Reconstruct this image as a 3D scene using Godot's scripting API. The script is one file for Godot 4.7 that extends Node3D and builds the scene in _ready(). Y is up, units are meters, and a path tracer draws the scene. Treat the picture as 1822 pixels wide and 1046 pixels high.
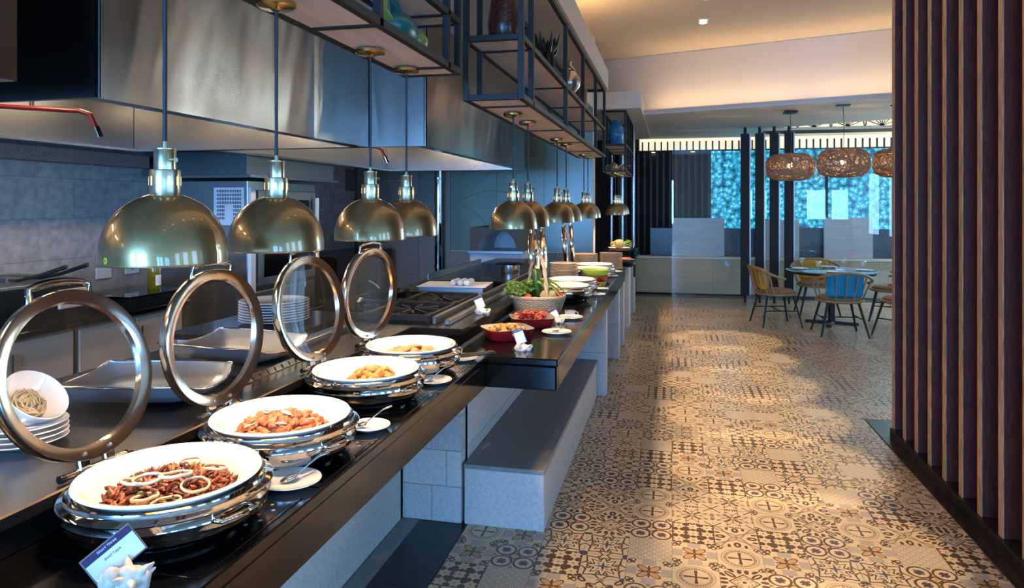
extends Node3D
# A hotel breakfast buffet: black counters with chafing dishes under bronze heat lamps, an open kitchen behind, a tiled aisle and a dining corner.

const F := 1240.0            # focal length in pixels of the 1822 x 1046 frame
const TILE_X := 0.206
const TILE_Z := 0.212
const TOP := 0.90            # buffet counter height
const LEDGE := 1.0           # raised kitchen ledge behind the buffet

var M := {}
var used := {}
var rng := RandomNumberGenerator.new()
var bump := FastNoiseLite.new()

# ------------------------------------------------------------------ mesh builder
class G:
	var st := SurfaceTool.new()
	var xf := Transform3D()
	var grp := 0
	func _init():
		st.begin(Mesh.PRIMITIVE_TRIANGLES)
	func smooth(on):
		if on:
			grp += 1
			st.set_smooth_group(grp)
		else:
			st.set_smooth_group(-1)
		return self
	func at(p, turn = 0.0):
		xf = Transform3D(Basis(Vector3.UP, turn), p)
		return self
	func tri(a, b, c):
		st.add_vertex(xf * a); st.add_vertex(xf * b); st.add_vertex(xf * c)
	func quad(a, b, c, d):
		tri(a, b, c); tri(a, c, d)
	func box(c, s, bev = 0.0):
		st.set_smooth_group(-1)
		var h = s * 0.5
		var b = minf(bev, minf(h.x, minf(h.y, h.z)) * 0.9)
		var n = [Vector3.RIGHT, Vector3.UP, Vector3.BACK]
		for a in 3:
			for sg in [-1.0, 1.0]:
				var u = n[(a + 1) % 3]; var v = n[(a + 2) % 3]
				var o = c + n[a] * h[a] * sg
				var hu = h[(a + 1) % 3] - b; var hv = h[(a + 2) % 3] - b
				var q = [o - u * hu - v * hv, o + u * hu - v * hv, o + u * hu + v * hv, o - u * hu + v * hv]
				if sg > 0: q.reverse()
				quad(q[0], q[1], q[2], q[3])
		if b <= 0.0: return self
		for a in 3:
			for s1 in [-1.0, 1.0]:
				for s2 in [-1.0, 1.0]:
					var i = (a + 1) % 3; var j = (a + 2) % 3
					var p1 = c + n[i] * h[i] * s1 + n[j] * (h[j] - b) * s2
					var p2 = c + n[i] * (h[i] - b) * s1 + n[j] * h[j] * s2
					var e = n[a] * (h[a] - b)
					if s1 * s2 > 0: quad(p1 - e, p1 + e, p2 + e, p2 - e)
					else: quad(p1 - e, p2 - e, p2 + e, p1 + e)
		for sx in [-1.0, 1.0]:
			for sy in [-1.0, 1.0]:
				for sz in [-1.0, 1.0]:
					var k = c + Vector3(h.x * sx, h.y * sy, h.z * sz)
					var p = k - Vector3(0, b * sy, b * sz); var q2 = k - Vector3(b * sx, 0, b * sz); var r = k - Vector3(b * sx, b * sy, 0)
					if sx * sy * sz > 0: tri(p, r, q2)
					else: tri(p, q2, r)
		return self
	func span(a, b, bev = 0.0):              # a box between two corners
		var lo = Vector3(minf(a.x, b.x), minf(a.y, b.y), minf(a.z, b.z)); var hi = Vector3(maxf(a.x, b.x), maxf(a.y, b.y), maxf(a.z, b.z))
		return box((lo + hi) * 0.5, hi - lo, bev)
	func bar(a, b, w, t, side = Vector3.UP):   # a straight bar of a rectangular section from a to b
		var d = (b - a).normalized()
		var s = side if absf(d.dot(side)) < 0.95 else Vector3.RIGHT
		var r = d.cross(s).normalized(); var u = r.cross(d).normalized()
		var keep = xf
		xf = keep * Transform3D(Basis(r, u, -d), (a + b) * 0.5)
		box(Vector3.ZERO, Vector3(w, t, a.distance_to(b)), minf(w, t) * 0.15)
		xf = keep
		return self
	func lathe(prof, seg = 32, c = Vector3.ZERO, sx = 1.0, sz = 1.0):
		smooth(true)
		for i in prof.size() - 1:
			if i > 0:
				var d0 = (prof[i] - prof[i - 1]).normalized(); var d1 = (prof[i + 1] - prof[i]).normalized()
				if d0.dot(d1) < 0.75: smooth(true)
			for k in seg:
				var a0 = TAU * k / seg; var a1 = TAU * (k + 1) / seg
				var f = func(p, a): return c + Vector3(p.x * cos(a) * sx, p.y, p.x * sin(a) * sz)
				var p0 = f.call(prof[i], a0); var p1 = f.call(prof[i], a1); var p2 = f.call(prof[i + 1], a1); var p3 = f.call(prof[i + 1], a0)
				if prof[i].x < 1e-6: tri(p0, p2, p3)
				elif prof[i + 1].x < 1e-6: tri(p0, p1, p2)
				else: quad(p0, p1, p2, p3)
		return self
	func tube(pts, r, seg = 8, closed = false, flat = 1.0):
		smooth(true)
		var n = pts.size()
		var rings = []
		var ref = Vector3.UP
		for i in n:
			var t
			if closed: t = (pts[(i + 1) % n] - pts[(i - 1 + n) % n]).normalized()
			else: t = (pts[mini(i + 1, n - 1)] - pts[maxi(i - 1, 0)]).normalized()
			if i == 0:
				ref = Vector3.UP if absf(t.y) < 0.9 else Vector3.RIGHT
			ref = (ref - t * ref.dot(t)).normalized()
			var s = t.cross(ref)
			var rr = r[i] if (r is Array or r is PackedFloat32Array) else r
			var ring = []
			for k in seg:
				var a = TAU * k / seg
				ring.append(pts[i] + (ref * cos(a) * flat + s * sin(a)) * rr)
			rings.append(ring)
		for i in (n if closed else n - 1):
			var A = rings[i]; var B = rings[(i + 1) % n]
			for k in seg:
				quad(A[k], A[(k + 1) % seg], B[(k + 1) % seg], B[k])
		if not closed:
			smooth(true)
			for k in seg:
				tri(pts[0], rings[0][(k + 1) % seg], rings[0][k])
				tri(pts[n - 1], rings[n - 1][k], rings[n - 1][(k + 1) % seg])
		return self
	func blob(c, rad, noise = null, amp = 0.0, freq = 1.0, nu = 10, nv = 7, basis = Basis()):
		smooth(true)
		var f = func(i, j):
			var th = PI * j / nv; var ph = TAU * i / nu
			var d = Vector3(sin(th) * cos(ph), cos(th), sin(th) * sin(ph))
			var k = 1.0
			if noise: k += amp * noise.get_noise_3dv(d * freq * 100.0 + c * 900.0)
			return c + basis * (d * rad * k)
		for j in nv:
			for i in nu:
				var a = f.call(i, j); var b = f.call((i + 1) % nu, j); var c2 = f.call((i + 1) % nu, j + 1); var d2 = f.call(i, j + 1)
				if j == 0: tri(a, c2, d2)
				elif j == nv - 1: tri(a, b, c2)
				else: quad(a, b, c2, d2)
		return self
	func prism(poly, y0, y1):                 # a polygon in x, z between two heights
		st.set_smooth_group(-1)
		var idx = Geometry2D.triangulate_polygon(poly)
		for i in range(0, idx.size(), 3):
			var a = poly[idx[i]]; var b = poly[idx[i + 1]]; var c = poly[idx[i + 2]]
			tri(Vector3(a.x, y1, a.y), Vector3(b.x, y1, b.y), Vector3(c.x, y1, c.y))
			tri(Vector3(a.x, y0, a.y), Vector3(c.x, y0, c.y), Vector3(b.x, y0, b.y))
		var n = poly.size()
		for i in n:
			var a = poly[i]; var b = poly[(i + 1) % n]
			quad(Vector3(a.x, y0, a.y), Vector3(b.x, y0, b.y), Vector3(b.x, y1, b.y), Vector3(a.x, y1, a.y))
		return self
	func mesh():
		st.index()
		st.generate_normals()
		return st.commit()

# ------------------------------------------------------------------ objects
func numbered(called):
	used[called] = used.get(called, -1) + 1
	return called if used[called] == 0 else "%s_%03d" % [called, used[called]]

func obj(called, g, m, parent = self):
	var o := MeshInstance3D.new()
	o.mesh = g.mesh() if g is G else g
	o.material_override = M[m] if m is String else m
	if parent == self: o.name = numbered(called)
	else: o.name = called
	parent.add_child(o, true)
	return o

func tag(o, label, category, group = "", kind = ""):
	o.set_meta("label", label)
	if category: o.set_meta("category", category)
	if group: o.set_meta("group", group)
	if kind: o.set_meta("kind", kind)
	return o

func thing(called, label, category, at = Vector3.ZERO, turn = 0.0, group = ""):
	var o := Node3D.new()
	o.name = numbered(called)
	add_child(o)
	o.position = at
	o.rotation.y = turn
	return tag(o, label, category, group)

func dup(root, at, turn, label):
	var r = root.duplicate()
	r.name = numbered(String(root.name).rstrip("0123456789_") if String(root.name).right(3).is_valid_int() else String(root.name))
	add_child(r)
	r.position = at
	r.rotation.y = turn
	if label: r.set_meta("label", label)
	return r

func struct(called, g, m, label, parent = self):
	var o = obj(called, g, m, parent)
	if parent == self:
		o.set_meta("kind", "structure")
		if label: o.set_meta("label", label)
		o.set_meta("category", called.split("_")[0])
	return o

# ------------------------------------------------------------------ materials
func mat(key, col, rough = 0.6, metal = 0.0):
	var m := StandardMaterial3D.new()
	m.resource_name = key
	m.albedo_color = Color8(col[0], col[1], col[2])
	m.roughness = rough
	m.metallic = metal
	M[key] = m
	return m

func noise_tex(freq, lo, hi, octaves = 4, type = FastNoiseLite.TYPE_SIMPLEX_SMOOTH, size = 512, sd = 3, mid = 0.5):
	var n := FastNoiseLite.new()
	n.noise_type = type
	n.frequency = freq
	n.fractal_octaves = octaves
	n.seed = sd
	var t := NoiseTexture2D.new()
	t.width = size; t.height = size
	t.seamless = true
	t.noise = n
	var r := Gradient.new()
	r.offsets = PackedFloat32Array([0.0, mid, 1.0])
	r.colors = PackedColorArray([lo, lo.lerp(hi, 0.6), hi])
	t.color_ramp = r
	return t

func tri_tex(m, tex, scale, world = false):
	m.albedo_texture = tex
	m.uv1_triplanar = true
	m.uv1_world_triplanar = world
	m.uv1_scale = scale
	m.uv1_triplanar_sharpness = 6.0

func relief(m, tex, cm):
	m.heightmap_enabled = true
	m.heightmap_texture = tex
	m.heightmap_scale = cm

func glow(key, col, energy):
	var m = mat(key, col, 0.5)
	m.emission_enabled = true
	m.emission = Color8(col[0], col[1], col[2])
	m.emission_energy_multiplier = energy
	return m

func glass(key, col, alpha, rough = 0.0):
	var m = mat(key, col, rough)
	m.transparency = BaseMaterial3D.TRANSPARENCY_ALPHA
	m.albedo_color.a = alpha
	return m

func make_materials():
	var g = noise_tex(0.012, Color(0.78, 0.78, 0.78), Color(1, 1, 1), 5)
	var g2 = noise_tex(0.012, Color(0.9, 0.9, 0.9), Color(1, 1, 1), 5, FastNoiseLite.TYPE_SIMPLEX_SMOOTH, 256, 4)
	var pit = noise_tex(0.035, Color(0.86, 0.85, 0.84), Color(1, 1, 1), 5, FastNoiseLite.TYPE_SIMPLEX, 512, 18, 0.3)
	var fine = noise_tex(0.06, Color(0.74, 0.72, 0.70), Color(1, 1, 1), 4, FastNoiseLite.TYPE_SIMPLEX, 512, 8, 0.35)
	var blot = noise_tex(0.02, Color(0.25, 0.22, 0.2), Color(1, 1, 1), 5, FastNoiseLite.TYPE_SIMPLEX, 512, 12, 0.5)
	var grain = noise_tex(0.03, Color(0.55, 0.5, 0.48), Color(1, 1, 1), 5, FastNoiseLite.TYPE_SIMPLEX, 512, 21)
	var hn = noise_tex(0.01, Color(0, 0, 0), Color(1, 1, 1), 3, FastNoiseLite.TYPE_SIMPLEX_SMOOTH, 256, 31)
	var hf = noise_tex(0.05, Color(0, 0, 0), Color(1, 1, 1), 3, FastNoiseLite.TYPE_SIMPLEX, 256, 37)
	var m
	# stones and floors
	m = mat("stone", [206, 203, 198], 0.75); tri_tex(m, pit, Vector3(1.6, 1.6, 1.6), true); relief(m, hf, 0.04)
	m = mat("stone_b", [194, 192, 190], 0.75); tri_tex(m, pit, Vector3(1.9, 1.5, 1.9), true); relief(m, hf, 0.04)
	m = mat("stone_c", [214, 209, 202], 0.75); tri_tex(m, pit, Vector3(1.3, 1.8, 1.3), true); relief(m, hf, 0.04)
	m = mat("wall_stone", [150, 138, 126], 0.7); tri_tex(m, fine, Vector3(1.4, 1.4, 1.4), true)
	m = mat("black_granite", [13, 12, 11], 0.13); tri_tex(m, fine, Vector3(5, 5, 5), true); m.metallic_specular = 0.42
	m = mat("ledge_granite", [23, 21, 20], 0.25); tri_tex(m, fine, Vector3(5, 5, 5), true)
	m = mat("hob_glass", [9, 9, 10], 0.07); m.metallic_specular = 0.6
	m = mat("hob_print", [150, 145, 140], 0.4)
	m = mat("hob_red", [190, 60, 50], 0.4)
	m = mat("black_tile", [26, 28, 32], 0.28); tri_tex(m, blot, Vector3(2, 2, 2), true)
	m = mat("brown_marble", [58, 44, 36], 0.22); tri_tex(m, blot, Vector3(3, 3, 3), true)
	m = mat("grey_strip", [150, 147, 145], 0.55); tri_tex(m, fine, Vector3(2, 2, 2), true)
	m = mat("grout", [120, 106, 88], 0.9)
	m = mat("kitchen_floor", [58, 56, 56], 0.5); tri_tex(m, g, Vector3(1, 1, 1), true)
	m = mat("kitchen_tile", [178, 175, 173], 0.45); tri_tex(m, g, Vector3(1.5, 1.5, 1.5), true)
	m = mat("kitchen_tile_b", [171, 168, 168], 0.45); tri_tex(m, g, Vector3(1.3, 1.7, 1.3), true)
	m = mat("kitchen_grout", [96, 94, 94], 0.9)
	m = mat("light_marble", [196, 190, 182], 0.3); tri_tex(m, g2, Vector3(0.6, 5, 0.6), true)
	m = mat("dark_marble", [70, 68, 70], 0.3); tri_tex(m, blot, Vector3(1.5, 1.5, 1.5), true)
	m = mat("pale_panel", [204, 190, 150], 0.6); tri_tex(m, g2, Vector3(0.4, 4, 0.4), true)
	# plaster
	m = mat("plaster", [214, 200, 186], 0.9)
	m = mat("soffit", [196, 190, 182], 0.9)
	m = mat("cream", [230, 222, 200], 0.8)
	# wood
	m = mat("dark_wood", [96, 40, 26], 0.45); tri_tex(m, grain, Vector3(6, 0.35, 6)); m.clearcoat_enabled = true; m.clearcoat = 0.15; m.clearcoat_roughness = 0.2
	m = mat("lit_fin_edge", [216, 164, 114], 0.45); tri_tex(m, grain, Vector3(6, 0.35, 6))  # paler than the fins, painting in the light from the aisle
	m = mat("black_wood", [26, 20, 18], 0.7); tri_tex(m, grain, Vector3(6, 0.35, 6))
	m = mat("bronze_slat", [74, 62, 48], 0.6)
	m = mat("veneer", [232, 212, 198], 0.6); tri_tex(m, g2, Vector3(3, 3, 0.5), true)
	m = mat("rattan", [172, 130, 92], 0.7); tri_tex(m, fine, Vector3(9, 9, 9))
	m = mat("chair_wood", [168, 128, 84], 0.5); tri_tex(m, fine, Vector3(6, 6, 6))
	m = mat("wicker", [188, 164, 134], 0.7); tri_tex(m, fine, Vector3(14, 14, 14))
	# metals
	m = mat("hood_steel", [170, 160, 150], 0.21, 1.0)
	m.anisotropy_enabled = true; m.anisotropy = 1.0
	m = mat("steel", [176, 176, 176], 0.22, 1.0)
	m = mat("dull_steel", [128, 130, 132], 0.38, 1.0)
	m = mat("satin", [204, 206, 210], 0.36, 0.9)
	m = mat("polished", [205, 203, 200], 0.06, 1.0)
	m = mat("brushed", [238, 222, 204], 0.15, 1.0)
	m = mat("neck_steel", [198, 188, 158], 0.28, 1.0)
	m = mat("black_metal", [17, 15, 14], 0.6, 0.0)
	m = mat("frame_edge", [70, 66, 58], 0.4, 0.4)
	m = mat("cast_iron", [24, 24, 25], 0.55, 0.2)
	m = mat("black_enamel", [22, 22, 24], 0.22)
	m = mat("bronze", [142, 118, 76], 0.32, 0.8); m.clearcoat_enabled = true; m.clearcoat = 1.0; m.clearcoat_roughness = 0.04
	m = mat("gold_lining", [232, 196, 150], 0.3, 0.9)
	m = mat("brass", [196, 160, 96], 0.22, 1.0)
	m = mat("red_pipe", [110, 22, 34], 0.4)
	m = mat("cord", [16, 22, 34], 0.5)
	m = mat("lit_side", [186, 184, 180], 0.4, 0.6)  # pale tone painting the lit side faces of the divider posts
	# glass and glazed ware
	glass("lid_glass", [250, 246, 240], 0.005)
	glass("pane", [235, 245, 245], 0.004)
	glass("table_glass", [150, 175, 180], 0.35)
	glass("cup_glass", [240, 245, 245], 0.15)
	m = mat("green_glass", [112, 124, 106], 0.25)
	m = mat("green_line", [120, 134, 116], 0.3)
	m = mat("porcelain", [240, 236, 230], 0.12); m.clearcoat_enabled = true; m.clearcoat_roughness = 0.05
	m = mat("stoneware", [196, 180, 164], 0.3)
	m = mat("red_enamel", [150, 14, 30], 0.14); m.clearcoat_enabled = true
	m = mat("grey_enamel", [96, 90, 88], 0.35)
	m = mat("green_glaze", [160, 190, 70], 0.2)
	m = mat("red_glaze", [176, 52, 40], 0.2)
	m = mat("yellow_glaze", [222, 176, 60], 0.2)
	m = mat("teal_glaze", [24, 92, 88], 0.3)
	m = mat("olive_glaze", [128, 130, 60], 0.35)
	m = mat("blue_glaze", [24, 110, 160], 0.15)
	m = mat("brown_glaze", [110, 52, 38], 0.28); tri_tex(m, blot, Vector3(4, 4, 4))
	m = mat("silver_ware", [190, 180, 165], 0.25, 0.9)
	m = mat("dark_bronze", [46, 40, 36], 0.35, 0.7)
	m = mat("oil_glass", [120, 110, 20], 0.08)
	m = mat("paper", [238, 236, 236], 0.7)
	m = mat("violet_print", [52, 40, 82], 0.6)
	m = mat("ink", [40, 38, 44], 0.7)
	m = mat("white_print", [230, 228, 236], 0.6)
	m = mat("acrylic", [120, 112, 118], 0.15)
	m = mat("shell", [238, 222, 202], 0.5); tri_tex(m, g, Vector3(8, 8, 8))
	m = mat("plastic_white", [214, 216, 218], 0.4)
	m = mat("plastic_blue", [50, 70, 160], 0.4)
	m = mat("plastic_black", [18, 18, 20], 0.45)
	m = mat("crate_blue", [110, 150, 184], 0.5)
	m = mat("sticker", [190, 200, 30], 0.5)
	# fabric
	m = mat("cushion_blue", [0, 120, 150], 0.85)
	m = mat("cushion_yellow", [176, 132, 30], 0.85)
	m = mat("seat_tan", [150, 112, 78], 0.85)
	# food
	m = mat("beef", [164, 80, 56], 0.42); tri_tex(m, blot, Vector3(22, 22, 22))
	m = mat("beef_light", [196, 112, 72], 0.42); tri_tex(m, fine, Vector3(22, 22, 22))
	m = mat("onion", [240, 218, 176], 0.35)
	m = mat("herb", [120, 140, 40], 0.6)
	m = mat("ham", [222, 132, 90], 0.4); tri_tex(m, fine, Vector3(18, 18, 18))
	m = mat("ham_dark", [196, 98, 62], 0.4); tri_tex(m, fine, Vector3(18, 18, 18))
	m = mat("chicken", [206, 146, 84], 0.5); tri_tex(m, fine, Vector3(18, 18, 18))
	m = mat("fish_piece", [214, 152, 104], 0.5); tri_tex(m, fine, Vector3(18, 18, 18))
	m = mat("sauce", [226, 190, 140], 0.25)
	m = mat("potato", [204, 148, 62], 0.5); tri_tex(m, fine, Vector3(16, 16, 16))
	m = mat("bacon", [196, 66, 52], 0.35); tri_tex(m, fine, Vector3(18, 18, 18))
	m = mat("rice", [236, 228, 206], 0.7); tri_tex(m, fine, Vector3(30, 30, 30)); relief(m, hf, 0.3)
	m = mat("noodle", [206, 186, 150], 0.6); tri_tex(m, fine, Vector3(24, 24, 24))
	m = mat("leaf", [78, 116, 38], 0.5); m.backlight_enabled = true; m.backlight = Color(0.15, 0.25, 0.05)
	m = mat("leaf_light", [138, 160, 62], 0.5)
	m = mat("cucumber", [38, 72, 26], 0.4)
	m = mat("melon", [206, 190, 134], 0.6); tri_tex(m, fine, Vector3(26, 26, 26)); relief(m, hf, 0.3)
	m = mat("tomato", [196, 62, 34], 0.25)
	m = mat("egg", [240, 234, 226], 0.5)
	m = mat("onion_skin", [150, 96, 50], 0.35)
	# lights
	glow("bulb", [255, 214, 150], 14.0)
	glow("lamp_insert_glow", [255, 196, 120], 1.5)  # glow painting bulb light that escapes through the neck slots
	glow("tube_glow", [255, 246, 232], 3.0)
	glow("led", [255, 206, 140], 3.0)
	glow("lit_cream_glow", [255, 240, 200], 0.8)  # glow put into cream surfaces that a hidden strip would light
	glow("downlight_lens", [255, 240, 214], 9.0)
	glow("pendant_bulb", [255, 214, 160], 9.0)
	# backlit teal panel: glowing shell mosaic
	var tn := FastNoiseLite.new()
	tn.noise_type = FastNoiseLite.TYPE_CELLULAR
	tn.frequency = 0.045
	tn.fractal_type = FastNoiseLite.FRACTAL_FBM
	tn.fractal_octaves = 3
	tn.seed = 5
	var tt := NoiseTexture2D.new()
	tt.width = 512; tt.height = 512; tt.noise = tn; tt.seamless = true
	var gr := Gradient.new()
	gr.offsets = PackedFloat32Array([0.0, 0.35, 0.7, 1.0])
	gr.colors = PackedColorArray([Color8(200, 246, 250), Color8(50, 160, 190), Color8(8, 76, 104), Color8(2, 26, 42)])
	tt.color_ramp = gr
	m = mat("teal_panel", [40, 130, 160], 0.2)
	m.albedo_texture = tt
	m.emission_enabled = true
	m.emission = Color.WHITE
	m.emission_operator = BaseMaterial3D.EMISSION_OP_MULTIPLY
	m.emission_texture = tt
	m.emission_energy_multiplier = 1.3
	m.uv1_triplanar = true
	m.uv1_world_triplanar = true
	m.uv1_scale = Vector3(0.45, 0.45, 0.45)

# ------------------------------------------------------------------ printed floor tiles
const PLACED := {0: [[0,-16],[1,-17],[2,-19],[2,-20],[4,-19],[0,-22],[1,-24],[3,-26],[5,-25],[-1,-20],[-1,-19],[0,-27],[1,-27],[1,-29],[0,-30],[6,-28],[7,-30],[5,-31],[-5,-17],[-3,-26],[-2,-25],[6,-21]], 1: [[0,-17],[2,-17],[4,-18],[4,-20],[3,-27],[1,-22],[0,-23],[-4,-17],[-1,-16],[-5,-16],[-3,-15],[6,-17]], 2: [[2,-21],[3,-18],[2,-16],[5,-21],[-1,-18],[-4,-16],[-3,-18],[-2,-21],[-3,-24],[5,-17]], 3: [[2,-18],[0,-18],[1,-21],[0,-24],[2,-25],[5,-26],[5,-20],[6,-24],[-5,-15],[-1,-21],[6,-18]], 4: [[4,-21],[3,-24],[2,-22],[5,-23],[5,-29],[-1,-17],[5,-18],[-4,-15],[-1,-24],[-2,-27]], 5: [[3,-17],[4,-23],[-3,-17],[-2,-17],[-2,-16],[4,-17]], 6: [[1,-16],[3,-19],[5,-22],[-3,-19],[-2,-20],[-2,-18],[-3,-21],[6,-19],[6,-20]], 7: [[0,-20],[1,-20],[0,-19],[1,-19],[0,-26],[1,-26],[0,-25],[1,-25]], 8: [[1,-18],[0,-21],[3,-20],[5,-19],[-2,-19]]}   # column, row of the tiles whose print can be read in the photograph

func print_of(k, x, y):               # which ink lies at a point of tile design k, 0 <= y <= x <= 1 measured from the middle
	var r = sqrt(x * x + y * y)
	var a = atan2(y, x)
	var u = (x + y) * 0.7071
	var v = (x - y) * 0.7071
	var el = func(px, py, cx, cy, rx, ry): return pow((px - cx) / rx, 2) + pow((py - cy) / ry, 2)
	match k:
		0:
			if x < 0.52 and y < 0.045 + 0.03 * smoothstep(0.1, 0.5, x): return 1
			if r > 0.58 and r < 0.72 and fmod(a * 5.1 + 0.35, 1.0) > 0.22: return 2
			if r > 0.78 and r < 0.84 and fmod(a * 7.6 + 0.2, 1.0) > 0.35: return 2
			if absf(Vector2(x, y).distance_to(Vector2(0.9, 0.78)) - 0.09) < 0.028: return 1
			if el.call(u, v, 1.2, 0.0, 0.16, 0.05) < 1.0: return 1
		1:
			if el.call(x, y, 0.26, 0.0, 0.24, 0.055) < 1.0: return 1
			var p = el.call(u, v, 0.36, 0.0, 0.3, 0.16)
			if p < 0.75: return 4
			if p < 1.25: return 1
			if x > 0.52 and y < 0.3: return 5
			if absf(Vector2(x, y).distance_to(Vector2(0.88, 0.7)) - 0.1) < 0.035: return 1
			if el.call(u, v, 1.1, 0.0, 0.22, 0.07) < 1.0: return 1
		2:
			if absf(Vector2(x, y).distance_to(Vector2(0.5, 0.5)) - 0.44) < 0.05: return 1
			if el.call(u, v, 0.72, 0.0, 0.26, 0.085) < 1.0: return 1
			if el.call(u, v, 0.7, 0.14, 0.16, 0.07) < 1.0: return 3
			if absf(x + y - 0.26) < 0.05: return 1
			if x + y < 0.12: return 4
			if el.call(x, y, 0.92, 0.0, 0.1, 0.1) < 1.0: return 2
		3:
			var c = Vector2(fmod(x * 1.5 + 0.5, 1.0) * 2 - 1, fmod(y * 1.5 + 0.5, 1.0) * 2 - 1)
			var q = c.length() * (1.0 + 0.2 * cos(6.0 * c.angle()))
			if q > 0.76: return 1
			if q < 0.16: return 2
		4:
			var c = Vector2(fmod(x * 2.5 + 0.5, 1.0) * 2 - 1, fmod(y * 2.5 + 0.5, 1.0) * 2 - 1)
			if absf(c.length() - 0.78) < 0.17: return 5
			if c.length() < 0.22: return 5
		5:
			if Vector2(x, y).distance_to(Vector2(1, 1)) < 0.24 and absf(v) < 0.12: return 3
			if r < 0.16 * (1.0 + 0.5 * cos(4.0 * a)): return 3
			if absf(sin(8.5 * r + 2.6 * sin(4.0 * a))) < 0.42 and r > 0.2: return 1
			if absf(Vector2(x, y).distance_to(Vector2(0.62, 0.16)) - 0.08) < 0.04: return 1
		6:
			if absf(x + y - 0.62) < 0.05: return 1
			if absf(x + y - 0.48) < 0.03: return 2
			if absf(r * (1.0 + 0.25 * cos(8.0 * a)) - 0.25) < 0.03: return 2
			if r < 0.09: return 1
			if el.call(u, v, 0.78, 0.0, 0.30, 0.15) < 1.0 and el.call(u, v, 0.8, 0.0, 0.2, 0.04) > 1.0: return 1
			if el.call(x, y, 0.84, 0.15, 0.18, 0.10) < 1.0: return 1
			if el.call(u, v, 0.98, 0.27, 0.18, 0.09) < 1.0: return 1
		7:
			var q = r * (1.0 + 0.35 * cos(8.0 * a))
			if absf(q - 0.5) < 0.06: return 2
			if el.call(u, v, 0.34, 0.0, 0.28, 0.08) < 1.0: return 1
			if el.call(x, y, 0.3, 0.0, 0.24, 0.04) < 1.0: return 2
			if absf(x - 0.94) < 0.05 and y < 0.36 and fmod(y * 9.0, 1.0) > 0.4: return 1
			if absf(v) < 0.03 and u > 0.8: return 1
		8:
			if absf(absf(v) - 0.07 - 0.05 * sin(u * 7.0)) < 0.035: return 2
			if absf(v) < 0.02: return 2
			if el.call(x, y, 0.72, 0.0, 0.24, 0.17) < 1.0 and el.call(x, y, 0.74, 0.0, 0.1, 0.05) > 1.0: return 1
			if el.call(x, y, 0.84, 0.38, 0.14, 0.08) < 1.0: return 1
			if r < 0.08: return 1
		9:
			if absf(r - 0.64 - 0.09 * cos(8.0 * a)) < 0.05: return 1
			if r * (1.0 + 0.4 * cos(8.0 * a)) < 0.26 and r > 0.1: return 2
			if el.call(u, v, 0.52, 0.0, 0.18, 0.09) < 1.0: return 1
			if el.call(x, y, 0.86, 0.0, 0.1, 0.16) < 1.0: return 2
			if el.call(u, v, 1.12, 0.0, 0.24, 0.15) < 1.0 and el.call(u, v, 1.12, 0.0, 0.13, 0.05) > 1.0: return 1
		10:
			if absf(sin(14.0 * u) * 0.4 + v * 2.2 - 0.35) < 0.2: return 1
			if el.call(x, y, 0.5, 0.0, 0.3, 0.06) < 1.0: return 2
			if r < 0.15: return 3
			if el.call(u, v, 1.2, 0.0, 0.2, 0.14) < 1.0: return 2
		11:
			if absf(Vector2(x, y).distance_to(Vector2(1.0, 0.0)) - 0.52) < 0.055: return 1
			if absf(r - 0.36) < 0.05: return 1
			if el.call(u, v, 0.72, 0.0, 0.22, 0.09) < 1.0: return 1
			if el.call(x, y, 0.72, 0.0, 0.2, 0.07) < 1.0: return 2
			if r < 0.2 * (1.0 + 0.4 * cos(4.0 * a)): return 4
	return 0

func tile_atlas():
	var n = 192
	var h = n / 2
	var inks = [Color8(204, 180, 144), Color8(90, 66, 46), Color8(142, 118, 90), Color8(78, 76, 100), Color8(186, 146, 96), Color8(168, 154, 140)]
	var im := Image.create(n * 4, n * 3, false, Image.FORMAT_RGB8)
	for k in 12:
		var ox = (k % 4) * n
		var oy = (k / 4) * n
		for i in h:
			for j in i + 1:
				var c = Color(0, 0, 0)
				for s in [[0.25, 0.25], [0.75, 0.75]]:
					c += inks[print_of(k, (i + s[0]) / h, (j + s[1]) / h)] * 0.5
				for q in [[i, j], [j, i]]:
					for sx in [h + q[0], h - 1 - q[0]]:
						for sy in [h + q[1], h - 1 - q[1]]:
							im.set_pixel(ox + sx, oy + sy, c)
	return ImageTexture.create_from_image(im)

func tile_add(st, k, w, l, at):
	var u0 = Vector2((k % 4) / 4.0, (k / 4) / 3.0) + Vector2(0.002, 0.003)
	var us = Vector2(0.25, 1.0 / 3.0) - Vector2(0.004, 0.006)
	var h = [Vector3(-w, 0, -l), Vector3(w, 0, -l), Vector3(w, 0, l), Vector3(-w, 0, l)]
	var t = [Vector2(0, 0), Vector2(1, 0), Vector2(1, 1), Vector2(0, 1)]
	for i in [0, 1, 2, 0, 2, 3]:
		st.set_normal(Vector3.UP); st.set_uv(u0 + us * t[i]); st.add_vertex(at + h[i])
	for e in 4:
		var a = h[e]; var b = h[(e + 1) % 4]
		var d = Vector3(0, -0.008, 0)
		st.set_uv(u0 + us * 0.02)
		st.set_normal(((a + b) * Vector3(1, 0, 1)).normalized())
		for p in [a, a + d, b + d, a, b + d, b]: st.add_vertex(at + p)

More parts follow.
